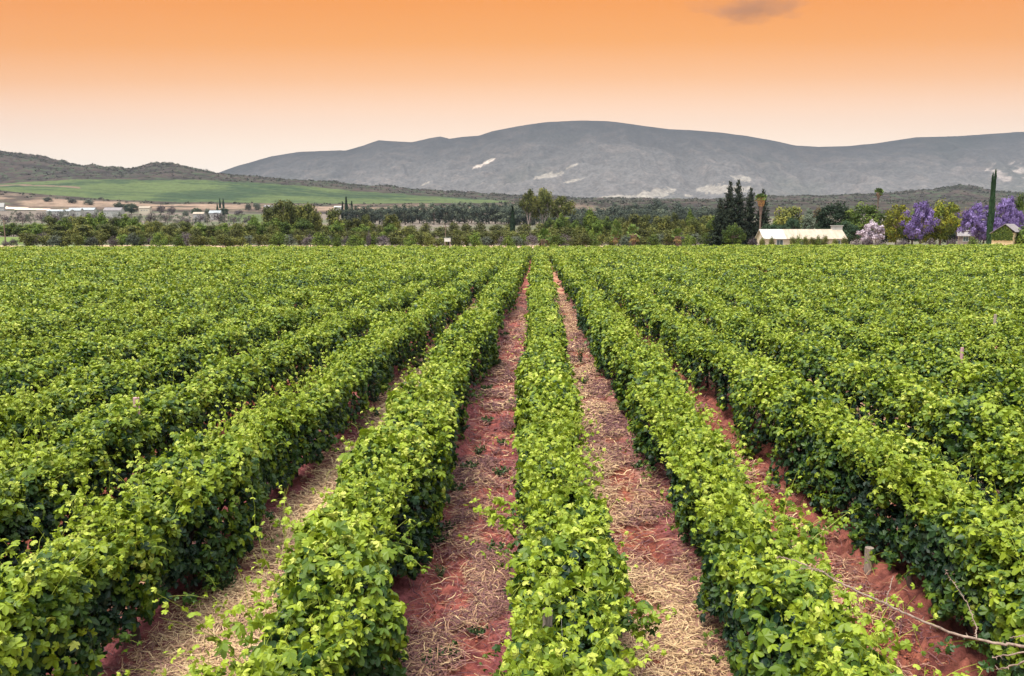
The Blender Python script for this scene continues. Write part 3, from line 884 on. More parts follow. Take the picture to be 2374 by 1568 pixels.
M['clod'] = leaf_mat('soil_clod', [(0, (0.09, 0.028, 0.022)), (1, (0.31, 0.105, 0.066))], 0.0, 0.95, 0.1)
tag(G.obj('soil_clods', M['clod'], flat=True), 'crumbly red clods of soil between the vine rows', 'soil', kind='stuff')

def weed_mesh(n, h, spread, upright):
    G = Geo()
    for _ in range(n):
        a = random.uniform(0, 2 * math.pi); r = spread * random.random() ** 0.6
        p = np.array([0.0, 0.0, 0.0])
        d = np.array([math.cos(a) * (1 - upright), math.sin(a) * (1 - upright), 0.4 + upright])
        d /= np.linalg.norm(d)
        L = h * random.uniform(0.5, 1.1)
        pts = np.array([p + d * L * k / 4 + np.array([0, 0, -0.1 * L * (k / 4) ** 2]) + rng.normal(size=3) * .008 for k in range(5)])
        G.tube(pts, 0.003, 3, t=0.3)
        m = 14
        f = rng.uniform(0.1, 1, m)
        q = np.stack([np.interp(f * 4, np.arange(5), pts[:, k]) for k in range(3)], 1) + rng.normal(size=(m, 3)) * .015
        G.leaves(q, np.array([0, 0, .6]) + rng.normal(size=(m, 3)) * .7, rng.uniform(.03, .075, m), NARROW if upright > .5 else LOWL, tip=d, jit=.8, t=np.clip(.4 + .3 * rng.normal(size=m), 0, 1))
    return G.mesh('weed', M['weed'])
WM = [weed_mesh(16, .22, .5, .2), weed_mesh(30, .30, .9, .15), weed_mesh(18, .62, .35, .8), weed_mesh(14, .30, .3, .55)]
WEEDS = [(1145, 848, 1, 1.6, 'broad mat of dark green weeds on the strip left of the central row'), (1345, 845, 2, 1.3, 'tall feathery weed standing on the strip right of the central row'),
         (1352, 895, 3, 1.2, 'dry brown-green weed below the tall weed'), (1110, 1060, 3, 1.3, 'upright dark weed in the strip left of centre'), (1085, 1090, 0, 1.1, None), (1130, 905, 0, 1.2, None),
         (1060, 1140, 0, 1.0, None), (1400, 965, 0, .8, None), (1030, 1230, 0, .9, None), (1090, 1190, 0, .7, None), (1010, 1260, 0, 1.0, None), (960, 1330, 0, .7, None), (1165, 1030, 0, .8, None),
         (1020, 1340, 3, .7, None), (1040, 1520, 0, .9, None), (1110, 1470, 0, .7, None), (1000, 1545, 0, .8, None), (1480, 1085, 0, 1.0, None), (1170, 780, 0, 1.5, None), (1300, 740, 0, 1.5, None),
         (520, 1375, 3, 1.4, 'seedling with a tuft of leaves on the straw at left'), (1150, 1280, 0, .9, None), (1160, 1100, 0, 1.0, None), (1130, 980, 0, 1.0, None), (1395, 1040, 0, .7, None),
         (1225, 700, 0, 1.4, None), (1195, 1390, 0, .8, None), (1580, 1170, 0, .9, None), (1185, 940, 0, .9, None)]
WEEDS.sort(key=lambda w_: -w_[1])
seen_ = {}
for (px, py, k, s, lab) in WEEDS:
    pw = at_z(px, py, 0.03)
    ln_ = 'left' if -2.4 < pw[0] < 0.2 else ('right' if pw[0] >= 0.2 else 'far left')
    if lab is None:
        seen_[ln_] = seen_.get(ln_, 0) + 1
        lab = '%s low dark weed from the front, strip just %s of the central row' % (ordinal(seen_[ln_]), ln_) if ln_ != 'far left' else '%s low dark weed from the front on the left straw strip' % ordinal(seen_[ln_])
    p = at_z(px, py, 0.03)
    o = bpy.data.objects.new('weed', WM[k])
    COL.objects.link(o)
    o.location = p; o.scale = (s, s, s); o.rotation_euler.z = random.uniform(0, 6.28)
    tag(o, lab or 'low dark green weed growing in the dry litter between vine rows', 'weed', 'weeds between the vine rows')

# ------------------------------------------------------------------ thorn branch in the lower right corner
r = empty('thorn_branch', tuple(at(2420, 1506, 3.0)), 'long bare thorny branch reaching in over the vines at lower right', 'branch')
o0 = np.array(r.location)
def cane(pix, Yv, r0, r1, thorn=0.02, gap=0.07):
    P = np.array([at(px, py, Y) for (px, py), Y in zip(pix, Yv)]) - o0
    k = np.arange(len(P)); kk = np.linspace(0, len(P) - 1, len(P) * 8)
    P = np.stack([np.interp(kk, k, P[:, j]) for j in range(3)], 1)
    for _ in range(3):
        P[1:-1] = (P[:-2] + P[1:-1] * 2 + P[2:]) / 4
    P[1:-1] += rng.normal(size=P[1:-1].shape) * 0.0015
    G = Geo()
    G.tube(P, np.linspace(r0, r1, len(P)) * (1 + 0.15 * rng.random(len(P))), 6, cap=True)
    d = norm(np.gradient(P, axis=0))
    for j in range(2, len(P) - 1, 2):
        a = norm(np.cross(d[j], rng.normal(size=3))[None])[0]
        L = random.uniform(0.4, 1.3) * thorn
        G.tube([P[j], P[j] + a * L * .5, P[j] + a * L], [0.0025, 0.0016, 0.0004], 4)
    return G
cane([(2440, 1512), (2360, 1497), (2300, 1490), (2200, 1466), (2110, 1428), (2050, 1400), (1990, 1372), (1940, 1348), (1905, 1325), (1870, 1312), (1820, 1292), (1800, 1292)], np.linspace(3.0, 3.35, 12), 0.0058, 0.0018).obj('main_stem', M['twig'], r)
cane([(2052, 1401), (2060, 1370), (2070, 1335)], [3.13, 3.15, 3.2], 0.003, 0.0012, 0.008).obj('side_twig', M['twig'], r)
cane([(1905, 1325), (1870, 1318), (1845, 1322)], [3.28, 3.27, 3.27], 0.0015, 0.0008, 0.008).obj('side_twig', M['twig'], r)
cane([(2262, 1482), (2262, 1450), (2240, 1395), (2205, 1345), (2190, 1320)], [3.03, 3.1, 3.15, 3.2, 3.2], 0.0026, 0.0010, 0.010).obj('side_twig', M['twig'], r)
cane([(2440, 1500), (2400, 1507), (2330, 1520), (2300, 1525)], [2.9, 2.9, 2.92, 2.95], 0.004, 0.002, 0.012).obj('side_twig', M['twig'], r)
cane([(2450, 1530), (2390, 1530), (2330, 1548), (2310, 1552)], [2.8, 2.8, 2.85, 2.9], 0.004, 0.002, 0.012).obj('side_twig', M['twig'], r)
cane([(2450, 1460), (2390, 1470), (2340, 1478)], [2.9, 2.9, 2.95], 0.003, 0.0015, 0.012).obj('side_twig', M['twig'], r)
# the stem goes on down to the ground outside the frame
Gs = Geo()
s0 = at(2440, 1512, 3.0) - o0
bp = np.array([s0[0] + 0.55, s0[1] - 0.1, -o0[2]])
kk = np.linspace(0, 1, 12)[:, None]
Gs.tube(s0 * (1 - kk) ** 1 + bp * kk + np.array([0.5, 0, 0.35]) * (4 * kk * (1 - kk)) * 0.5, np.linspace(0.008, 0.02, 12), 6)
Gs.obj('lower_stem', M['twig'], r)


# ------------------------------------------------------------------ trees (unit size: width 1, height 1; scaled when placed)
def sph(n):
    return norm(rng.normal(size=(n, 3)))
def blob_leaves(G, c, r, n, size, t, aspect, tmpl=LOWL, flatbase=0.5, core=0.35):
    """clump of leaf tufts around c. aspect = real height / real width, so tufts stay even after scaling"""
    d = sph(n)
    d[:, 2] = np.where(d[:, 2] < -flatbase, -d[:, 2], d[:, 2])
    rad = np.where(rng.random(n) < core, rng.uniform(0.3, 0.9, n), 0.9 + 0.18 * rng.normal(size=n))
    rad = rad * (0.8 + 0.45 * fbm(d * 2.3 + np.asarray(c) * 17, 3, 2))
    P = np.asarray(c) + d * rad[:, None] * np.asarray(r)
    P[:, 2] = np.maximum(P[:, 2], 0.005)
    nn = d + 0.30 * rng.normal(size=(n, 3)); nn[:, 2] += 0.1
    G.leaves(P, nn, size * rng.uniform(.6, 1.4, n), tmpl, tip=(0, 0, -.4), jit=1.0, t=np.clip(t + 0.14 * rng.normal(size=n) + 0.10 * d[:, 2], 0, 1))
def limbs(G, pts_to, base, r0, r1, wob=0.02):
    for q in pts_to:
        a = np.asarray(base, float); q = np.asarray(q, float)
        k = np.linspace(0, 1, 5)[:, None]
        P = a * (1 - k) + q * k + rng.normal(size=(5, 3)) * wob * np.sin(k * math.pi)
        G.tube(P, np.linspace(r0, r1, 5), 5)
def broad(mat, seed, n=2600, blobs=26, low=0.12, size=0.05, trunk_to=0.45, bark='bark', top=0.95, rr=(0.13, 0.22), tn=0.5, gaps=1.0, aspect=0.9, shape=None):
    rs = np.random.RandomState(seed)
    G = Geo(); T = Geo()
    cs = []
    tries = 0
    while len(cs) < blobs and tries < 4000:
        tries += 1
        p = rs.uniform(-1, 1, 3)
        if not 0.30 < np.linalg.norm(p) < 1: continue
        r = rs.uniform(*rr)
        z = low + r * 0.8 + (p[2] * 0.5 + 0.5) * (top - low - r * 1.6)
        f = (z - low) / (top - low)
        w = shape(f) if shape else 1.0
        c = np.array([p[0] * (0.5 - r * 0.8) * w, p[1] * (0.5 - r * 0.8) * w, z])
        if any(np.linalg.norm((c - d[0]) ) < gaps * 0.55 * r for d in cs): continue
        cs.append((c, r))
    for c, r in cs:
        blob_leaves(G, c, (r, r, r * aspect), int(n / blobs), size, tn + rs.uniform(-.30, .30), aspect)
    k = np.linspace(0, 1, 6)
    T.tube(np.stack([0.02 * np.sin(k * 4), 0 * k, k * trunk_to], 1), np.linspace(0.03, 0.018, 6), 7)
    limbs(T, [c for c, r in cs[::3]], (0.02 * math.sin(4), 0, trunk_to * 0.9), 0.013, 0.004)
    return {'crown': (G, 'l_' + mat), 'trunk': (T, bark)}
def conifer(seed, n=8000, dens=50):
    rs = np.random.RandomState(seed)
    G = Geo(); T = Geo()
    T.tube([(0, 0, 0), (0.01, 0, .5), (0, 0, .98)], [0.028, 0.016, 0.003], 6)
    per = n // (dens * 5)
    for j in range(dens):
        f = (j + rs.uniform(-.3, .3)) / dens
        z = 0.05 + 0.93 * f
        L = 0.5 * (1 - f) ** 0.66 * rs.uniform(.62, 1.05) + 0.015
        nb = 6
        for b in range(nb):
            a = rs.uniform(0, 6.28)
            l = L * rs.uniform(.55, 1.1)
            m = max(6, int(per * (0.5 + 1.6 * (1 - f))))
            s = rng.uniform(0.12, 1, m)
            P = np.stack([np.cos(a) * s * l, np.sin(a) * s * l, z - 0.05 * s * l * 2 + 0.035 * s ** 3 + rng.normal(size=m) * .006], 1)
            P[:, :2] += rng.normal(size=(m, 2)) * 0.045 * (0.1 + L)
            P[:, 2] = np.maximum(P[:, 2], .005)
            nn = np.stack([np.cos(a) * .4 + 0 * s, np.sin(a) * .4 + 0 * s, np.ones(m)], 1) + rng.normal(size=(m, 3)) * .6
            G.leaves(P, nn, rng.uniform(.022, .042, m) * (0.5 + 0.8 * (1 - f)), LOWL, tip=(math.cos(a), math.sin(a), -.3), jit=.6, t=np.clip(.45 + .22 * rs.normal() + .15 * rng.normal(size=m), 0, 1))
    return {'crown': (G, 'l_conifer'), 'trunk': (T, 'bark')}
def cypress(seed, mat='cypress', tips=((0.06, 0.0, 1.0), (-0.07, 0.02, 0.95))):
    G = Geo(); T = Geo()
    T.tube([(0, 0, 0), (0, 0, .5)], [0.06, 0.03], 6)
    for (tx, ty, tz) in tips:
        n = 3600
        f = rng.random(n) ** 0.9
        a = rng.uniform(0, 6.28, n)
        w = 0.27 * np.minimum(1, (1 - f) * 2.2 + 0.02) * (0.55 + 0.45 * np.minimum(1, f * 6 + .3))
        w = w * (0.75 + 0.5 * fbm(np.stack([np.cos(a) * 2, np.sin(a) * 2, f * 22], 1), seed, 2))
        rad = w * np.where(rng.random(n) < .3, rng.uniform(.3, .9, n), 1)
        cx = np.interp(f, [0, .75, 1], [0, tx * 1.0, tx * 2.6 if abs(tx) > 0.05 else tx])
        P = np.stack([cx + np.cos(a) * rad, ty + np.sin(a) * rad, 0.01 + f * tz * .99], 1)
        nn = np.stack([np.cos(a), np.sin(a), .3 + 0 * a], 1) + rng.normal(size=(n, 3)) * .35
        G.leaves(P, nn, rng.uniform(.10, .18, n), LOWL, tip=(0, 0, .3), jit=.5, t=np.clip(.45 + .2 * rng.normal(size=n), 0, 1))
    return {'crown': (G, 'l_' + mat), 'trunk': (T, 'bark')}
def gum(seed, mat='olive', n=3200, forks=3, bare=0.42, clus=18, rr=(0.10, 0.17), bark='gum_bark'):
    rs = np.random.RandomState(seed)
    G = Geo(); T = Geo()
    tips = []
    for f in range(forks):
        a = f * 6.28 / forks + rs.uniform(-.5, .5)
        P = [(0, 0, 0), (0.02 * math.cos(a), 0.02 * math.sin(a), bare * .6), (0.10 * math.cos(a), 0.10 * math.sin(a), bare), (0.2 * math.cos(a), 0.2 * math.sin(a), bare + .22), (0.26 * math.cos(a), 0.26 * math.sin(a), .85)]
        T.tube(P, [0.030, 0.022, 0.016, 0.010, 0.004], 6)
    for j in range(clus):
        r = rs.uniform(*rr)
        z = rs.uniform(bare + 0.05, 0.99 - r)
        f = (z - bare) / (1 - bare)
        w = 0.46 * math.sin(min(1, f * .8 + .25) * math.pi) ** .6
        a = rs.uniform(0, 6.28); q = w * rs.uniform(.3, 1)
        c = np.array([math.cos(a) * q, math.sin(a) * q, z])
        blob_leaves(G, c, (r * 1.15, r * 1.15, r * .8), n // clus, 0.042, .5 + rs.uniform(-.25, .25), 1, NARROW if False else LOWL)
        limbs(T, [c], (0.1 * math.cos(a), 0.1 * math.sin(a), max(bare, z - .2)), 0.008, 0.003, .01)
    return {'crown': (G, 'l_' + mat), 'trunk': (T, bark)}
def palm(seed, skirt=0.25, orange=False, stout=1.0, crown_r=0.5, nfr=34, ratio=1.0):
    """ratio = width / height of the placed palm; the crown is a ball of fan fronds at the top of the trunk"""
    rs = np.random.RandomState(seed)
    G = Geo(); T = Geo(); K = Geo()
    rz = 0.5 * ratio                     # crown radius in height units
    zc = 1 - rz * 0.95
    k = np.linspace(0, 1, 9)
    T.tube(np.stack([0.03 * np.sin(k * 3), 0 * k, k * zc], 1), (0.10 * stout) * (1 + .25 * (k < .1)), 8)
    for j in range(nfr):
        a = rs.uniform(0, 6.28); e = rs.uniform(-.7 if skirt > .35 else -.55, 1.35)
        L = rs.uniform(.5, .75)
        d = np.array([math.cos(a) * math.cos(e), math.sin(a) * math.cos(e), math.sin(e)])
        st = np.array([0, 0, zc]); tip = st + d * np.array([.5 * L, .5 * L, rz * L])
        K_ = np.array([st, (st + tip) / 2 + [0, 0, .02 * ratio], tip])
        G.tube(K_, [.010, .008, .006], 3, t=.6)
        m = 13
        tt_ = .45 + .4 * rs.random() if e > -.3 else .3 * rs.random() + .12
        side = np.cross(d, [0, 0, 1.]); side /= np.linalg.norm(side)
        upv = np.cross(side, d)
        for q in np.linspace(-1.15, 1.15, m):
            dd = d * math.cos(q) + side * math.sin(q)
            e1 = tip + dd * np.array([.22, .22, rz * .44]) + np.array([0, 0, -.10 * rz * (1 + abs(q))])
            w = side * .017 * math.cos(q) - d * .017 * math.sin(q)
            G.add(np.array([tip - w * .4, tip + w * .4, (tip + e1) / 2 + w, (tip + e1) / 2 - w, e1]), [(0, 1, 2), (0, 2, 3), (3, 2, 4)], t=tt_ + .08 * rs.normal())
    n = 1100
    f = rng.random(n)
    a = rng.uniform(0, 6.28, n)
    w = .10 * stout + (.24 * (1 - f) + .02) * (np.where(f < .45, 1.0, .55) if orange else .55)
    P = np.stack([.03 + np.cos(a) * w, np.sin(a) * w, zc + .02 - f * skirt], 1)
    K.leaves(P, np.stack([np.cos(a), np.sin(a), .3 + 0 * a], 1) + rng.normal(size=(n, 3)) * .35, .09 * ratio ** .5, NARROW, tip=(0, 0, -1), jit=.25,
             t=np.clip(np.where(f < .5, .85 if orange else .45, .2 if orange else .3) + .12 * rng.normal(size=n), 0, 1))
    return {'crown': (G, 'l_palm'), 'trunk': (T, 'bark'), 'dead_fronds': (K, 'l_skirt')}

PROTO = {}
LOOSE = []
def build(kind, parts):
    PROTO.setdefault(kind, []).append([(nm, g.mesh(kind + '_' + nm, M[mt])) for nm, (g, mt) in parts.items()])
dome = lambda f: math.sqrt(max(0.15, 1 - max(0, f - .35) ** 2 * 1.9)) * (0.75 + 0.35 * min(1, f * 3))
mound = lambda f: math.sqrt(max(.05, 1 - .85 * f * f)) * 1.05
cone = lambda f: max(.12, 1.05 - f)
for s_ in (1, 2):
    build('green', broad('green', s_ + 10, shape=dome, low=-.05, n=3000, blobs=26, size=.050, rr=(.12, .21)))
    build('olive', broad('olive', s_ + 20, shape=dome, low=-.05, n=3000, blobs=26, size=.050, rr=(.12, .21)))
    build('grey', broad('fargum', s_ + 30, shape=dome, blobs=26, n=2200, low=-.1, trunk_to=.3, size=.045))
    build('gum_far', broad('fargum', s_ + 40, n=2200, blobs=34, low=-.05, rr=(.10, .18), size=.045, trunk_to=.5))
    build('bush_olive', broad('olive', s_ + 50, n=1800, blobs=24, low=-.12, trunk_to=.25, rr=(.15, .24), size=.052, shape=mound, aspect=1.5))
    build('bush_green', broad('green', s_ + 60, n=1800, blobs=24, low=-.12, trunk_to=.25, rr=(.15, .24), size=.052, shape=mound, aspect=1.5))
    build('bush_grey', broad('grey', s_ + 70, n=1800, blobs=24, low=-.12, trunk_to=.25, rr=(.15, .24), size=.052, shape=mound, aspect=1.5))
    build('bush_mauve', broad('mauve', s_ + 80, n=1500, blobs=22, low=-.12, trunk_to=.3, rr=(.13, .22), size=.046, shape=mound, aspect=1.5))
    build('conifer', conifer(s_ + 90))
    build('jacaranda', broad('jacaranda', s_ + 100, n=7000, blobs=60, low=.10, size=.030, shape=dome, rr=(.06, .11), trunk_to=.4, tn=.5))
    build('yellow', broad('yellow', s_ + 110, n=5200, blobs=46, low=.02, size=.034, shape=dome, rr=(.09, .15), tn=.5))
    build('lime', broad('lime', s_ + 120, n=5200, blobs=46, low=.02, size=.034, shape=dome, rr=(.09, .16), tn=.5))
    build('dark', broad('dark', s_ + 130, n=5200, blobs=44, low=.02, size=.034, shape=dome, rr=(.09, .16), tn=.55))
    build('small_palm', palm(s_ + 140, skirt=.36, ratio=.85, stout=.95, nfr=52))
build('lilac', broad('lilac', 7, n=4200, blobs=60, low=.02, size=.040, shape=dome, rr=(.05, .09), tn=.6))
build('silver', broad('silver', 8, n=4200, blobs=44, low=.05, size=.036, shape=cone, rr=(.08, .13)))
build('rust', broad('rust', 9, n=1800, blobs=24, low=.1, shape=dome))
build('bare', broad('mauve', 15, n=700, blobs=24, low=.15, shape=dome, bark='bark', trunk_to=.6, size=.045))
build('bare', gum(16, 'grey', n=700, bare=.3, clus=14))
build('tall_gum', gum(3, 'olive', n=3600, forks=3, bare=.30, clus=24, rr=(.12, .19)))
build('tall_gum', gum(5, 'olive', n=3600, forks=4, bare=.42, clus=22, rr=(.11, .17)))
build('cypress', cypress(3))
build('poplar', cypress(5, 'dark', tips=((0.0, 0.0, 1.0),)))
build('skirt_palm', palm(4, skirt=.30, orange=True, ratio=.20, stout=.7, nfr=44))
build('slim_palm', palm(6, skirt=.10, ratio=.20, stout=.6, nfr=40))

CATN = {'conifer': ('conifer', 'tree'), 'cypress': ('cypress', 'tree'), 'poplar': ('poplar', 'tree'), 'skirt_palm': ('palm_tree', 'palm'), 'slim_palm': ('palm_tree', 'palm'), 'small_palm': ('palm_tree', 'palm'),
        'jacaranda': ('jacaranda_tree', 'tree'), 'tall_gum': ('gum_tree', 'tree'), 'gum_far': ('gum_tree', 'tree'), 'lilac': ('flowering_shrub', 'shrub')}
DEF = {'green': 'rounded green tree in the belt beyond the vineyard', 'olive': 'rounded olive green tree in the belt beyond the vineyard', 'gum_far': 'grey-green gum tree in the long tree line below the far vineyard slope',
       'bush_olive': 'low olive bush in the scrub belt beyond the vines', 'bush_green': 'low green bush in the scrub belt beyond the vines', 'bush_grey': 'low grey-green bush in the scrub belt beyond the vines',
       'bush_mauve': 'low mauve-brown bush in the scrub belt beyond the vines', 'grey': 'hazy grey-green tree in the far wood', 'bare': 'thin sparse-leaved tree on the plain at far left', 'small_palm': 'small palm',
       'dark': 'dark green tree', 'poplar': 'narrow dark poplar beside the far farm', 'rust': 'reddish-brown tree'}
GRPS = {'gum_far': 'gum trees in the far tree line', 'grey': 'trees of the far wood', 'bare': 'sparse trees on the left plain'}
cnt = {}
def tree(kind, px, top, w, Y, label=None, group=None, rz=None, base=None):
    """px: centre, top: screen height of the top, w: screen width, Y: distance"""
    p = at(px, top, Y)
    x = float(p[0])
    zg = gz(x, Y) - 0.15 if base is None else base
    h = float(p[2]) - zg
    if h < 0.4: h = 0.4
    wd = w * Y / FPX
    if kind in ('olive', 'green', 'gum_far', 'grey') and Y > 260:
        wd *= 1.26
        if kind in ('olive', 'green'): h *= 1.14
    var = PROTO[kind]
    k = cnt[kind] = cnt.get(kind, 0) + 1
    nm, ct = CATN.get(kind, (None, None))
    if nm is None:
        nm, ct = (('bush', 'bush') if kind.startswith('bush') else ('tree', 'tree'))
    r = empty(nm, (x, Y, zg), label or DEF.get(kind, kind), ct, group or GRPS.get(kind) or ('bushes of the scrub belt' if kind.startswith('bush') else 'trees beyond the vineyard'))
    r.scale = (wd, wd, h)
    if label is None:
        LOOSE.append((kind, px, Y, r))
    r.rotation_euler.z = random.uniform(0, 6.28) if rz is None else rz
    for (pn, me) in var[k % len(var)]:
        o = bpy.data.objects.new(pn, me)
        COL.objects.link(o); o.parent = r
    return r
T = tree
# right: garden trees round the farmhouse
T('conifer', 1671, 459, 68, 214, 'shortest dark conifer, leftmost of the group beside the white house', 'conifers')
T('conifer', 1693, 418, 72, 224, 'tall dark conifer, second from the left of the group', 'conifers')
T('conifer', 1712, 415, 74, 219, 'tallest dark conifer, twin top beside the one on its left', 'conifers')
T('conifer', 1741, 433, 66, 224, 'dark conifer just left of the orange-skirted palm', 'conifers')
T('conifer', 1770, 437, 60, 232, 'dark conifer behind the orange-skirted palm', 'conifers')
T('lime', 1700, 512, 56, 206, 'light green bushy tree at the foot of the conifers')
T('dark', 1785, 512, 50, 210, 'dark bushy tree behind the left end of the white house')
T('skirt_palm', 1764, 447, 28, 203, 'tall palm with a hanging orange and grey skirt of dead fronds', rz=0)
T('lime', 2120, 475, 70, 240, 'green tree showing between the yellow-green tree and the first jacaranda')
T('lime', 2235, 490, 60, 240, 'green tree between the golden tree and the wide jacaranda')
T('dark', 2300, 480, 70, 240, 'dark green tree right behind the cypress')
T('dark', 1810, 515, 60, 225, 'dark green tree over the white end of the roof')
T('dark', 1960, 505, 70, 222, 'dark green tree over the chimney of the farmhouse')
T('olive', 1828, 477, 66, 300, 'broad olive tree behind the middle of the white house')
T('green', 1795, 505, 44, 260, 'green tree between the palm and the white house roof')
T('dark', 1838, 497, 44, 232, 'small dark green tree behind the white roof')
T('dark', 1905, 492, 60, 236, 'dark green tree at the foot of the silvery tree')
T('lime', 1972, 480, 60, 236, 'green tree filling in behind the lilac shrub')
T('dark', 2050, 505, 70, 236, 'dark tree behind the lilac shrub')
T('dark', 2110, 510, 70, 236, 'dark tree between the yellow-green trees')
T('dark', 2200, 505, 60, 236, 'dark tree under the golden tree')
T('dark', 2365, 500, 60, 226, 'dark tree at the right edge behind the ivy')
T('silver', 1877, 470, 56, 226, 'pointed silvery green tree behind the white roof')
T('rust', 1902, 471, 44, 290, 'reddish-brown crown showing behind the silvery tree')
T('dark', 1936, 458, 92, 234, 'large dark green round tree right of the silvery tree')
T('lime', 2008, 457, 104, 228, 'large bright green tree below the slim palm')
T('slim_palm', 2037, 435, 23, 250, 'slim palm showing above the bright green trees', rz=1)
T('lilac', 2024, 503, 68, 196, 'round shrub covered in pale lilac-white blossom')
T('yellow', 2083, 466, 76, 215, 'yellow-green tree left of the first jacaranda')
T('jacaranda', 2139, 459, 84, 200, 'large purple jacaranda with a visible trunk, leftmost of the jacarandas', 'jacarandas')
T('yellow', 2186, 453, 96, 222, 'golden yellow-green tree right of the first jacaranda')
T('yellow', 2160, 500, 90, 226, 'dark-based yellow-green tree behind the first jacaranda')
T('jacaranda', 2219, 484, 26, 235, 'small purple jacaranda crown beside the golden tree', 'jacarandas')
T('rust', 2240, 475, 56, 250, 'brownish twiggy tree over the hidden grey house')
T('jacaranda', 2268, 464, 86, 198, 'wide purple jacaranda left of the dark cypress', 'jacarandas')
T('dark', 2285, 505, 70, 226, 'dark green tree under the wide jacaranda')
T('cypress', 2304, 415, 17, 190, 'tall narrow dark cypress with a forked tip', rz=0)
T('jacaranda', 2338, 446, 66, 215, 'tall purple jacaranda right of the dark cypress', 'jacarandas')
T('jacaranda', 2333, 487, 56, 202, 'low rounded purple jacaranda above the ivy-covered cottage', 'jacarandas')
T('jacaranda', 2362, 478, 40, 198, 'purple jacaranda crown at the right edge', 'jacarandas')
T('green', 2368, 439, 52, 235, 'green tree top behind the jacarandas at the right edge')
T('lime', 2385, 468, 50, 205, 'pale green tree cut by the right edge')
for k_, (px, tp, w, kd, lab) in enumerate([(1767, 548, 18, 'bush_olive', 'small bush left of the white house gable'), (1789, 549, 18, 'bush_olive', 'small bush in front of the white house gable'),
        (1838, 546, 22, 'bush_olive', None), (1852, 545, 24, 'bush_green', None), (1868, 547, 22, 'bush_olive', None), (1884, 547, 24, 'bush_olive', None), (1898, 546, 22, 'bush_green', None), (1912, 545, 24, 'bush_olive', None),
        (1936, 551, 20, 'bush_olive', 'low bush before the right end of the white house'), (1958, 549, 24, 'bush_olive', 'low bush at the right corner of the white house'), (1745, 550, 30, 'bush_mauve', 'dry brownish bush left of the white house'),
        (1985, 553, 30, 'bush_mauve', None), (2012, 550, 34, 'bush_mauve', None), (2040, 552, 32, 'bush_mauve', None), (2095, 555, 40, 'bush_mauve', None), (2160, 553, 36, 'bush_mauve', None), (2205, 553, 30, 'bush_mauve', None), (2255, 550, 36, 'bush_green', 'low green bush before the hidden grey house')]):
    T(kd, px, tp, w, 181 + (k_ % 3), lab or ('%s bush from the left of the low hedge before the white house' % ordinal(k_ - 1) if k_ < 8 else '%s dry brownish bush right of the white house' % ordinal(k_ - 10)), 'garden bushes')

# middle: palms, tall gums and mid trees
T('small_palm', 1262, 527, 33, 146, 'small palm at the end of the central vine row')
T('small_palm', 1428, 508, 28, 215, 'taller small palm of the stacked pair right of centre')
T('small_palm', 1426, 532, 20, 200, 'shorter small palm in front of the taller one right of centre')
T('small_palm', 1469, 517, 34, 200, 'squat palm with a ragged brown skirt, third right of centre')
T('small_palm', 1571, 527, 30, 200, 'squat palm nearest to the conifers')
T('bush_green', 1592, 545, 36, 186, 'round green bush beside the squat palm near the conifers')
T('tall_gum', 1225, 433, 44, 450, 'left one of the two tallest gum trees on the skyline', rz=0.4)
T('tall_gum', 1259, 427, 54, 455, 'tallest gum tree on the skyline, with a pale trunk', rz=2)
T('tall_gum', 1299, 450, 62, 460, 'flat-topped gum tree right of the tallest one', rz=1)
T('poplar', 1188, 486, 18, 380, 'narrow gum tree left of the two tallest gums')
for a in [(1275, 505, 26, 420), (1335, 512, 34, 300), (1301, 495, 38, 300), (1367, 487, 40, 300), (1405, 502, 36, 330), (1500, 500, 44, 320), (1536, 499, 42, 320), (1562, 495, 24, 330), (1599, 490, 24, 330), (1640, 498, 50, 320),
          (1440, 505, 40, 340), (1470, 495, 40, 350), (1612, 508, 36, 300), (1655, 500, 30, 300), (1580, 508, 30, 310), (1385, 510, 34, 290)]:
    T('green' if a[0] % 2 else 'olive', *a)
T('olive', 633, 478, 52, 330, 'left tree of the big clump left of centre'); T('olive', 655, 462, 52, 335, 'tallest tree of the big clump left of centre'); T('olive', 672, 468, 40, 328)
T('olive', 690, 474, 46, 332); T('olive', 715, 473, 50, 334, 'right tree of the big clump left of centre'); T('green', 640, 505, 50, 320); T('green', 700, 508, 54, 322); T('olive', 728, 488, 30, 330)
T('olive', 780, 485, 52, 320, 'square-crowned olive tree right of the big clump'); T('olive', 822, 505, 34, 320); T('olive', 851, 499, 30, 325); T('olive', 908, 496, 38, 320, 'lone leaning olive tree halfway between the big clump and the tall gums')
T('green', 780, 512, 40, 312); T('green', 905, 520, 42, 310); T('green', 840, 520, 44, 312)
for a in [(115, 503, 44, 300), (150, 506, 40, 296), (178, 500, 42, 300), (207, 495, 44, 302), (234, 497, 38, 300), (265, 506, 36, 300), (288, 496, 42, 302), (312, 507, 34, 298), (353, 511, 36, 300), (130, 522, 50, 285), (190, 520, 60, 285), (250, 520, 60, 285), (305, 522, 50, 285), (90, 520, 36, 290)]:
    T('olive' if a[0] % 3 else 'green', *a)
for a in [(425, 514, 46, 300), (462, 519, 42, 300), (520, 517, 40, 300), (553, 516, 32, 295), (588, 504, 42, 300), (495, 523, 36, 300), (612, 515, 34, 300), (385, 524, 36, 300), (575, 522, 40, 295)]:
    T('olive' if a[0] % 2 else 'green', *a)
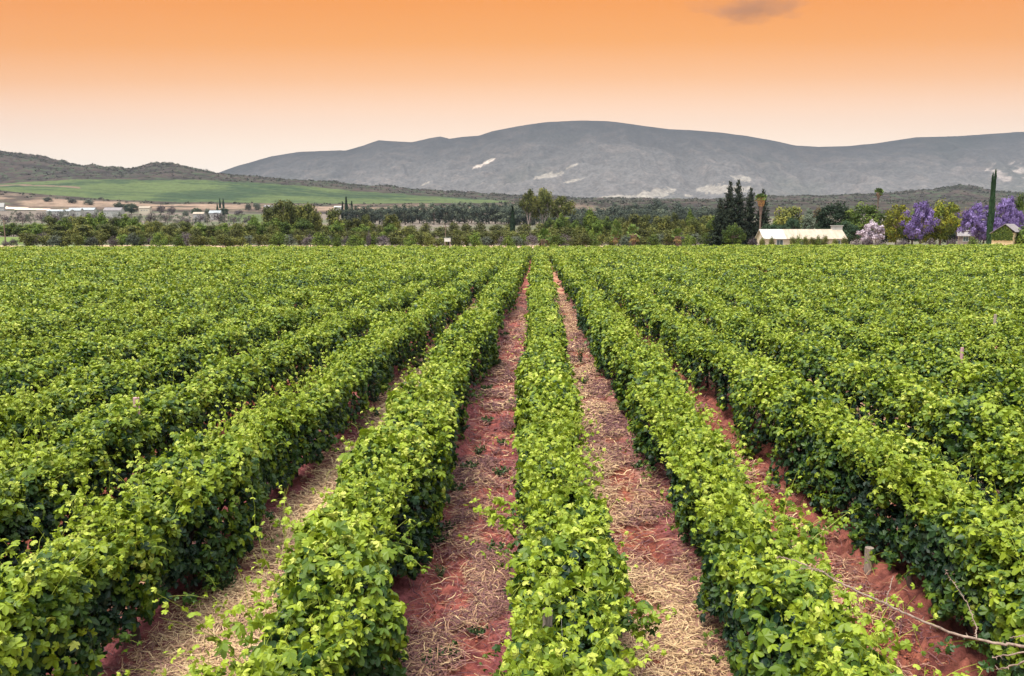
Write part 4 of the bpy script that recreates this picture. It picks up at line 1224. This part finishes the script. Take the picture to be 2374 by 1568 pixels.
# scrub belt
Bk = ['bush_olive', 'bush_green', 'bush_grey', 'bush_olive', 'bush_green', 'bush_olive', 'bush_mauve']
px = 60.0
k_ = 0
while px < 1655:
    T(Bk[(k_ * 5 + k_ // 3) % 7], px, 543 + random.uniform(-6, 6), random.uniform(34, 56), random.uniform(205, 240)); px += random.uniform(17, 26); k_ += 1
px = 330.0
while px < 1655:
    T(Bk[(k_ * 3 + k_ // 2) % 7], px, 529 + random.uniform(-9, 7), random.uniform(40, 62), random.uniform(262, 330)); px += random.uniform(24, 36); k_ += 1
px = 340.0
while px < 1655:
    T(Bk[(k_ * 3 + k_ // 2) % 7], px, 519 + random.uniform(-5, 6), random.uniform(34, 52), random.uniform(370, 440)); px += random.uniform(28, 40); k_ += 1
for a in [(70, 542, 40, 230), (30, 553, 26, 215), (12, 556, 24, 215), (100, 538, 36, 240)]:
    T('bush_mauve', *a)
T('bush_mauve', 854, 534, 16, 212, 'narrow purple bush left of centre')
# far tree line and wood
px = 808.0
while px < 1215:
    tp = np.interp(px, [808, 860, 980, 1100, 1215], [476, 473, 468, 463, 460]) + random.uniform(-4, 5)
    T('gum_far', px, tp, random.uniform(34, 46), random.uniform(760, 850)); px += random.uniform(12, 17)
px = 1180.0
while px < 1665:
    T('grey', px, 471 + random.uniform(-7, 11), random.uniform(40, 60), random.uniform(620, 820)); px += random.uniform(14, 21)
px = 1350.0
while px < 1660:
    T('grey', px, 492 + random.uniform(-8, 8), random.uniform(30, 44), random.uniform(480, 560)); px += random.uniform(22, 32)
for a in [(1425, 466, 30, 780), (1472, 458, 44, 790), (1530, 457, 50, 800), (1500, 462, 40, 790)]:
    T('grey', *a)
T('poplar', 802, 463, 14, 820, 'narrow dark poplar at the left end of the far tree line'); T('poplar', 793, 473, 10, 822); T('poplar', 815, 472, 12, 824)
# left plain
px = -10.0
while px < 590:
    T('bare', px, 487 + random.uniform(-7, 9) + max(0, (px - 100) * .015), random.uniform(24, 40), random.uniform(560, 640)); px += random.uniform(16, 26)
px = -5.0
while px < 105:
    T('green', px, 519 + random.uniform(-4, 4), 34, 400, 'dark green tree of the low row at the left edge', 'trees at the left edge'); px += 17
for a in [(275, 461, 26, 1120, 'pale green tree behind the white gabled farmhouse', 'gum_far'), (302, 469, 40, 1120, 'dark round tree beside the white gabled farmhouse', 'dark'), (372, 475, 26, 1130, None, 'bush_mauve'), (397, 476, 26, 1130, None, 'bush_mauve'),
          (455, 480, 28, 1080, 'dark tree above the small white house', 'dark'), (518, 480, 26, 1060, 'dark tree right of the pale roofed house', 'dark'), (553, 486, 30, 1060, 'mauve tree by the small green field', 'bush_mauve'),
          (503, 474, 7, 1090, 'narrow cypress by the pale roofed house', 'poplar'), (509, 463, 7, 1400, None, 'poplar'), (517, 463, 7, 1400, None, 'poplar'), (205, 463, 30, 1420, None, 'bush_grey'), (168, 461, 28, 1440, None, 'bush_grey'), (110, 457, 26, 1450, None, 'bush_grey'),
          (595, 470, 26, 1350, None, 'bush_grey'), (575, 471, 20, 1350, None, 'bush_grey'), (245, 484, 26, 1110, None, 'bush_green'), (480, 483, 20, 1050, None, 'bush_grey'), (430, 488, 20, 1050, None, 'bush_grey')]:
    T(a[5], a[0], a[1], a[2], a[3], a[4], 'trees by the far farms')

# look-alikes get a label by where they stand among their own kind
WORD = {'olive': 'olive green tree', 'green': 'rounded green tree', 'gum_far': 'grey-green gum tree', 'grey': 'hazy grey-green tree', 'bush_olive': 'olive bush', 'bush_green': 'green bush', 'bush_grey': 'grey-green bush',
        'bush_mauve': 'mauve-brown bush', 'bare': 'thin sparse-leaved tree', 'poplar': 'narrow dark poplar'}
def where(px, Y):
    if Y > 1000: return 'on the far dry slope'
    row = 'belt front' if Y < 250 else ('belt middle' if Y < 350 else ('belt back' if Y < 470 else 'far plain'))
    for lim, txt in ((330, 'at the far left'), (610, 'left of the big tree clump'), (745, 'at the big tree clump'), (980, 'right of the big clump'), (1200, 'left of the tall gums'), (1400, 'below the tall gums'), (1800, 'towards the conifers')):
        if px < lim: return row + ' ' + txt
    return row
bins = {}
for (kd, px, Y, r) in LOOSE:
    bins.setdefault((kd, where(px, Y)), []).append((px, r))
for (kd, wh), lst in bins.items():
    lst.sort(key=lambda a: a[0])
    for k, (px, r) in enumerate(lst):
        r['label'] = ('%s %s from the left, %s' % (ordinal(k + 1), WORD.get(kd, kd + ' tree'), wh)) if len(lst) > 1 else 'single %s %s' % (WORD.get(kd, kd + ' tree'), wh)

# scrub scattered over the hills: breaks the outline of the crest
G = Geo()
n = 7000
pxs = rng.uniform(-60, 2450, n)
Yv = np.where(rng.random(n) < .5, rng.uniform(2480, 2620, n), rng.uniform(1500, 2600, n))
Xv = np.tan(np.arctan((pxs - CX) / FPX) - YAW) * Yv
up = np.interp(pxs, FIELD_UP[:, 0], FIELD_UP[:, 1]); lo = np.interp(pxs, FIELD_LO[:, 0], FIELD_LO[:, 1])
ok = ~(((lo - up) > 1) & (Yv > Y_LO - 10) & (Yv < Y_UP + 30))
Xv, Yv = Xv[ok], Yv[ok]; n = len(Xv)
q = np.stack([Xv / 60, Yv / 60, 0 * Xv], 1)
hs = np.clip((Yv - 1500) / 1100, 0, 1)
zv = terrain_z(Xv, Yv) + (fbm(q, 51, 5) - .5) * (3 + 16 * hs) + (fbm(q * 4, 61, 3) - .5) * 5 * hs
m = 9
C = np.repeat(np.stack([Xv, Yv, zv + .8], 1), m, 0)
rad = np.repeat(rng.uniform(1.5, 4.0, n), m)
d = sph(n * m); d[:, 2] = np.abs(d[:, 2])
G.leaves(C + d * rad[:, None] * [1, 1, .7], d + .3 * rng.normal(size=d.shape), rad * 1.1, LOWL, jit=1, t=np.repeat(rng.random(n), m))
tag(G.obj('scrub', M['l_scrub']), 'low dark scrub dotted over the brown hills', 'scrub', kind='stuff')

# ------------------------------------------------------------------ buildings
M['cream_wall'] = noise_mat('cream_plaster', (0.40, 0.35, 0.27), (0.48, 0.43, 0.34), 1.2, .9)
M['yellow_wall'] = noise_mat('yellow_plaster', (0.58, 0.47, 0.27), (0.66, 0.55, 0.34), 1.2, .9)
M['white_wall'] = noise_mat('white_plaster', (0.27, 0.265, 0.255), (0.36, 0.35, 0.335), 1.2, .9)
M['grey_wall'] = noise_mat('grey_plaster', (0.20, 0.16, 0.15), (0.30, 0.25, 0.23), 1.2, .9)
M['white_roof'] = noise_mat('white_sheet_roof', (0.28, 0.275, 0.27), (0.37, 0.36, 0.35), .8, .6, stretch=(4, .5, .5))
M['tan_roof'] = noise_mat('weathered_sheet_roof', (0.24, 0.20, 0.155), (0.34, 0.29, 0.235), .5, .7, stretch=(3, .6, .6))
M['grey_roof'] = noise_mat('grey_sheet_roof', (0.13, 0.12, 0.13), (0.21, 0.19, 0.195), .8, .7, stretch=(4, .5, .5))
M['blue_roof'] = noise_mat('pale_blue_roof', (0.19, 0.22, 0.24), (0.28, 0.30, 0.32), .8, .6)
M['trim'] = noise_mat('white_trim', (0.45, 0.45, 0.44), (0.55, 0.55, 0.54), 5, .6)
M['glass'] = noise_mat('window_glass', (0.03, 0.05, 0.06), (0.10, 0.14, 0.15), 2, .12, spec=.8)
def gable_parts(root, L, D, He, Hr, x0=0.0, over=0.45, wall='cream_wall', roofs=(('white_roof', 0, 1),), rname='roof'):
    """long axis along local x from x0 to x0+L, depth D (y 0..D), eaves He, ridge Hr"""
    G = Geo()
    V = [(x0, 0, -.5), (x0 + L, 0, -.5), (x0 + L, D, -.5), (x0, D, -.5), (x0, 0, He), (x0 + L, 0, He), (x0 + L, D, He), (x0, D, He), (x0, D / 2, Hr), (x0 + L, D / 2, Hr)]
    F = [(0, 1, 5), (0, 5, 4), (1, 2, 6), (1, 6, 5), (2, 3, 7), (2, 7, 6), (3, 0, 4), (3, 4, 7), (4, 7, 8), (5, 9, 6)]
    G.add(V, F)
    G.obj('wall', M[wall], root, flat=True)
    sl = (Hr - He) / (D / 2)
    for (mt_, a, b) in roofs:
        G = Geo()
        xa, xb = x0 + L * a - (over if a == 0 else 0), x0 + L * b + (over if b == 1 else -0.002)
        th = .10
        for sgn in (0, 1):
            y0_, y1_ = (-over, D / 2) if sgn == 0 else (D + over, D / 2)
            ze = He - sl * over + .03; zr_ = Hr + .03
            V = [(xa, y0_, ze), (xb, y0_, ze), (xb, y1_, zr_), (xa, y1_, zr_), (xa, y0_, ze + th), (xb, y0_, ze + th), (xb, y1_, zr_ + th), (xa, y1_, zr_ + th)]
            G.quads(V, [(0, 1, 5, 4), (1, 2, 6, 5), (2, 3, 7, 6), (3, 0, 4, 7), (4, 5, 6, 7), (0, 3, 2, 1)])
        G.obj(rname, M[mt_], root, flat=True)
def window(root, x, z, w, h, y=0.0, side=-1, frame='trim'):
    G = Geo()
    yy = y + side * .03
    for (cx, cz, sx, sz_) in ((x, z + h / 2, w + .16, .1), (x, z - h / 2, w + .16, .1), (x - w / 2, z, .1, h - .1), (x + w / 2, z, .1, h - .1), (x, z, .06, h - .1)):
        G.box((cx, yy, cz), (sx, .08, sz_))
    f = G.obj('window', M[frame], root, flat=True)
    G = Geo(); G.box((x, y + side * .008, z), (w, .02, h))
    G.obj('pane', M['glass'], f, flat=True)
# white farmhouse
YH = 188.
pl_ = at(1772, 560, YH); pr_ = at(1955, 560, YH)
L = float(pr_[0] - pl_[0])
hs_ = empty('farmhouse', (float(pl_[0]), YH, 0), 'long low cream farmhouse with a white and tan sheet roof beside the conifers', 'house', rz=R(-3))
He = float(at(1860, 553, YH)[2]); Hr = float(at(1860, 533, YH + 4)[2])
gable_parts(hs_, L, 8.5, He, Hr, roofs=(('white_roof', 0, .27), ('tan_roof', .27, 1)))
window(hs_, L * .19, He - .95, 1.5, 1.3); window(hs_, L * .91, He - .95, 1.3, 1.1); window(hs_, L * .5, He - .95, 1.3, 1.1); window(hs_, L * .7, He - .95, 1.3, 1.1)
G = Geo(); G.box((0, 0, 0), (.7, 1.3, 1.3)); o = G.obj('louvre', M['trim'], hs_, flat=True); o.location = (-.02 + .33, 4.25, He + .2); o.scale = (1, .6, .6)
G = Geo(); G.box((L * .965, 4.6, Hr + .15), (2.3, 1.3, 1.5)); G.box((L * .965, 4.6, Hr + .95), (2.6, 1.6, .14)); G.obj('chimney', M['white_wall'], hs_, flat=True)
# ivy-covered cottage
YC2 = 178.
pc_ = at(2317, 560, YC2)
ct_ = empty('cottage', (float(at(2298, 560, YC2)[0]), YC2, 0), 'small yellow-walled cottage half covered in ivy at the right edge', 'house', rz=R(-42))
wL = float(at(2341, 560, YC2)[0] - at(2298, 560, YC2)[0])
HeC = float(at(2317, 540, YC2)[2]); HrC = float(at(2317, 521, YC2)[2])
G = Geo()
D_ = 7.
V = [(0, 0, -.5), (wL, 0, -.5), (wL, D_, -.5), (0, D_, -.5), (0, 0, HeC), (wL, 0, HeC), (wL, D_, HeC), (0, D_, HeC), (wL * .62, 0, HrC), (wL * .62, D_, HrC)]
G.add(V, [(0, 1, 5), (0, 5, 4), (1, 2, 6), (1, 6, 5), (2, 3, 7), (2, 7, 6), (3, 0, 4), (3, 4, 7), (4, 5, 8), (6, 7, 9)])
G.obj('wall', M['yellow_wall'], ct_, flat=True)
G = Geo()
for (xa, za, xb, zb) in ((-.4, HeC - .2, wL * .62, HrC + .05), (wL + .5, HeC + .1, wL * .62, HrC + .05)):
    V = [(xa, -.5, za), (xb, -.5, zb), (xb, D_ + .4, zb), (xa, D_ + .4, za)]
    V = V + [(a, b, c_ + .12) for a, b, c_ in V]
    G.quads(V, [(0, 1, 5, 4), (1, 2, 6, 5), (2, 3, 7, 6), (3, 0, 4, 7), (4, 5, 6, 7), (0, 3, 2, 1)])
G.obj('roof', M['grey_roof'], ct_, flat=True)
G = Geo()
n = 2200
P = np.stack([rng.uniform(0, wL, n), rng.uniform(-.35, -.05, n), rng.uniform(2.6, HrC, n)], 1)
lim_ = HeC + (HrC - HeC) * np.minimum(P[:, 0] / (wL * .62), (wL - P[:, 0]) / (wL * .38))
P = P[P[:, 2] < lim_ - .1 + .1 * rng.random(n)]
G.leaves(P, np.array([0, -1, .4]) + rng.normal(size=P.shape) * .4, .28, LOWL, t=np.clip(.5 + .25 * rng.normal(size=len(P)), 0, 1))
G.obj('ivy', M['l_green'], ct_)
# ivy mound right of it
G = Geo()
for _ in range(40):
    c0 = np.array([random.uniform(2.5, 16), random.uniform(0, 5), 0]); c0[2] = random.uniform(0, 1) * min(5.2, 2.4 + c0[0] * .45)
    blob_leaves(G, c0, (1.6, 1.4, 1.0), 120, .42, .5 + random.uniform(-.25, .25), 1)
mo = G.obj('ivy_hedge', M['l_green'], None, loc=(float(at(2335, 560, YC2 - 3)[0]), YC2 - 3, 0))
tag(mo, 'sloping mound of green ivy right of the small cottage', 'hedge')
# grey house hidden by the jacarandas
g_ = empty('hidden_house', (float(at(2222, 560, 206)[0]), 206, 0), 'grey house mostly hidden under the jacarandas', 'house', rz=R(-25))
gable_parts(g_, float(at(2262, 560, 206)[0] - at(2222, 560, 206)[0]), 7, float(at(2240, 547, 206)[2]), float(at(2240, 535, 209)[2]), wall='grey_wall', roofs=(('grey_roof', 0, 1),))
window(g_, 1.5, 2.4, 1.2, 1.2); window(g_, 3.6, 2.4, 1.0, 1.2)
# far farm buildings: (left, right, eaves, ridge, base, distance, wall, roof, label)
for (a, b, ye, yr, Y, wl, rf, lab, nm) in [
        (239, 279, 488, 481.5, 1010, 'white_wall', 'grey_roof', 'white farmhouse with steep gables and a grey roof, far left', 'farmhouse'),
        (107, 160, 490, 486, 900, 'white_wall', 'blue_roof', 'leftmost of the long pale sheds on the plain', 'shed'),
        (158, 186, 488, 482.5, 930, 'white_wall', 'blue_roof', 'middle pale shed of the long row on the plain', 'shed'),
        (184, 217, 487, 482, 960, 'white_wall', 'blue_roof', 'rightmost of the long pale sheds on the plain', 'shed'),
        (321, 346, 482, 479, 1120, 'cream_wall', 'tan_roof', 'cream cottage with verandah beside the dark round tree', 'cottage'),
        (447, 471, 496, 492, 900, 'white_wall', 'tan_roof', 'small white house among trees, left one of two', 'cottage'),
        (484, 510, 494, 488.5, 930, 'white_wall', 'blue_roof', 'white house with a pale roof, right one of two', 'cottage'),
        (-6, 8, 479, 471, 1250, 'white_wall', 'white_roof', 'tall white house cut by the left edge', 'cottage'),
        (611, 637, 479, 476, 1300, 'white_wall', 'grey_roof', 'small white house behind the big clump of trees', 'cottage'),
        (774, 790, 480.5, 478, 1250, 'white_wall', 'white_roof', 'tiny white building left of the far poplar', 'cottage')]:
    p0 = at(a, ye, Y); p1 = at(b, ye, Y); xm = float(p0[0] + p1[0]) / 2
    zg = gz(xm, Y)
    Lh = float(p1[0] - p0[0])
    h_ = empty(nm, (float(p0[0]), Y, zg), lab, 'building', 'far farm buildings')
    He_ = max(1.6, float(p0[2]) - zg); Hr_ = max(He_ + .8, float(at(a, yr, Y)[2]) - zg)
    gable_parts(h_, Lh, Lh * .45, He_, Hr_, wall=wl, roofs=((rf, 0, 1),))
    for q_ in (.25, .5, .75):
        window(h_, Lh * q_, He_ * .6, 1.4, 1.3)

# ------------------------------------------------------------------ poles and the small white box
def pole(px, top, Y, label, mat, rad):
    p = at(px, top, Y); zg = gz(float(p[0]), Y)
    r = empty('utility_pole', (float(p[0]), Y, zg), label, 'pole')
    G = Geo(); h = float(p[2]) - zg
    G.tube([(0, 0, -.3), (0, 0, h * .5), (0, 0, h)], [rad * 1.2, rad, rad * .8], 8, cap=True)
    G.obj('shaft', M[mat], r)
    G = Geo(); G.box((0, 0, h - .7), (1.8, .12, .14)); G.obj('crossarm', M[mat], r, flat=True)
    for s_ in (-.75, 0, .75):
        G = Geo(); G.tube([(s_, 0, h - .62), (s_, 0, h - .45), (s_, 0, h - .35)], [.05, .09, .04], 8, cap=True); G.obj('insulator', M['trim'], r)
pole(1032, 521, 230, 'slim utility pole with white insulators behind the small white box', 'bark', .12)
pole(8, 509, 232, 'brown utility pole at the left edge', 'bark', .16)
p = at(1037, 556, 188)
bx = empty('water_tank', (float(p[0]), 188, 0), 'small white box on legs just beyond the vine tops', 'tank')
zb_ = float(at(1037, 560.5, 188)[2]); zt_ = float(at(1037, 553.5, 188)[2])
G = Geo(); G.box((0, 0, (zb_ + zt_) / 2), (1.4, 1.0, zt_ - zb_)); G.box((0, 0, zt_ + .05), (1.5, 1.1, .08)); G.obj('body', M['trim'], bx, flat=True)
for sx in (-.6, .6):
    for sy in (-.4, .4):
        G = Geo(); G.box((sx, sy, zb_ / 2 - .1), (.1, .1, zb_ + .2)); G.obj('leg', M['post'], bx, flat=True)

# ------------------------------------------------------------------ cloud (outside the haze box)
def cloud():
    pc = at(1742, 19, 9000.)
    w = 285 * 9000 / FPX; h = 50 * 9000 / FPX
    bpy_me = Geo()
    nlat, nlon = 14, 28
    V, F = [], []
    for i in range(nlat + 1):
        for j in range(nlon):
            a = math.pi * i / nlat; b = 2 * math.pi * j / nlon
            V.append((math.sin(a) * math.cos(b) * w * .6, math.sin(a) * math.sin(b) * w * .3, math.cos(a) * h * .75))
    for i in range(nlat):
        for j in range(nlon):
            F.append((i * nlon + j, (i + 1) * nlon + j, (i + 1) * nlon + (j + 1) % nlon, i * nlon + (j + 1) % nlon))
    bpy_me.quads(V, F)
    m, nt = new_mat('cloud_vapour')
    o = N(nt, 'ShaderNodeOutputMaterial')
    v = N(nt, 'ShaderNodeVolumePrincipled')
    v.inputs['Color'].default_value = (0.42, 0.17, 0.05, 1)
    tc = N(nt, 'ShaderNodeTexCoord')
    mp = N(nt, 'ShaderNodeMapping'); mp.inputs['Scale'].default_value = (1 / (w * .6), 1 / (w * .3), 1 / (h * .75))
    nt.links.new(tc.outputs['Object'], mp.inputs[0])
    ln = N(nt, 'ShaderNodeVectorMath', operation='LENGTH'); nt.links.new(mp.outputs[0], ln.inputs[0])
    mp2 = N(nt, 'ShaderNodeMapping'); mp2.inputs['Scale'].default_value = (1 / 260., 1 / 260., 1 / 90.)
    nt.links.new(tc.outputs['Object'], mp2.inputs[0])
    n = N(nt, 'ShaderNodeTexNoise'); n.inputs['Scale'].default_value = 1; n.inputs['Detail'].default_value = 4
    nt.links.new(mp2.outputs[0], n.inputs['Vector'])
    s1 = N(nt, 'ShaderNodeMath', operation='MULTIPLY_ADD'); s1.inputs[1].default_value = 1.5; nt.links.new(n.outputs['Fac'], s1.inputs[0])
    ng = N(nt, 'ShaderNodeMath', operation='MULTIPLY'); ng.inputs[1].default_value = -1.0; nt.links.new(ln.outputs['Value'], ng.inputs[0])
    nt.links.new(ng.outputs[0], s1.inputs[2])
    mr = N(nt, 'ShaderNodeMapRange'); mr.inputs['From Min'].default_value = 0.0; mr.inputs['From Max'].default_value = .7; mr.inputs['To Max'].default_value = 0.0055
    nt.links.new(s1.outputs[0], mr.inputs[0])
    nt.links.new(mr.outputs[0], v.inputs['Density'])
    nt.links.new(v.outputs[0], o.inputs['Volume'])
    c_ = bpy_me.obj('cloud', m, None, loc=tuple(pc))
    tag(c_, 'small brown wisp of cloud at the top right of the sky', 'cloud', kind='structure')
cloud()

# ------------------------------------------------------------------ haze
m, nt = new_mat('haze_air')
o = N(nt, 'ShaderNodeOutputMaterial')
v = N(nt, 'ShaderNodeVolumePrincipled')
v.inputs['Color'].default_value = (0.27, 0.32, 0.40, 1)
v.inputs['Density'].default_value = HAZE
nt.links.new(v.outputs[0], o.inputs['Volume'])
G = Geo()
G.box((0, 4150, 560), (11000, 8600, 1124))
hz = G.obj('haze', m)
tag(hz, kind='stuff')
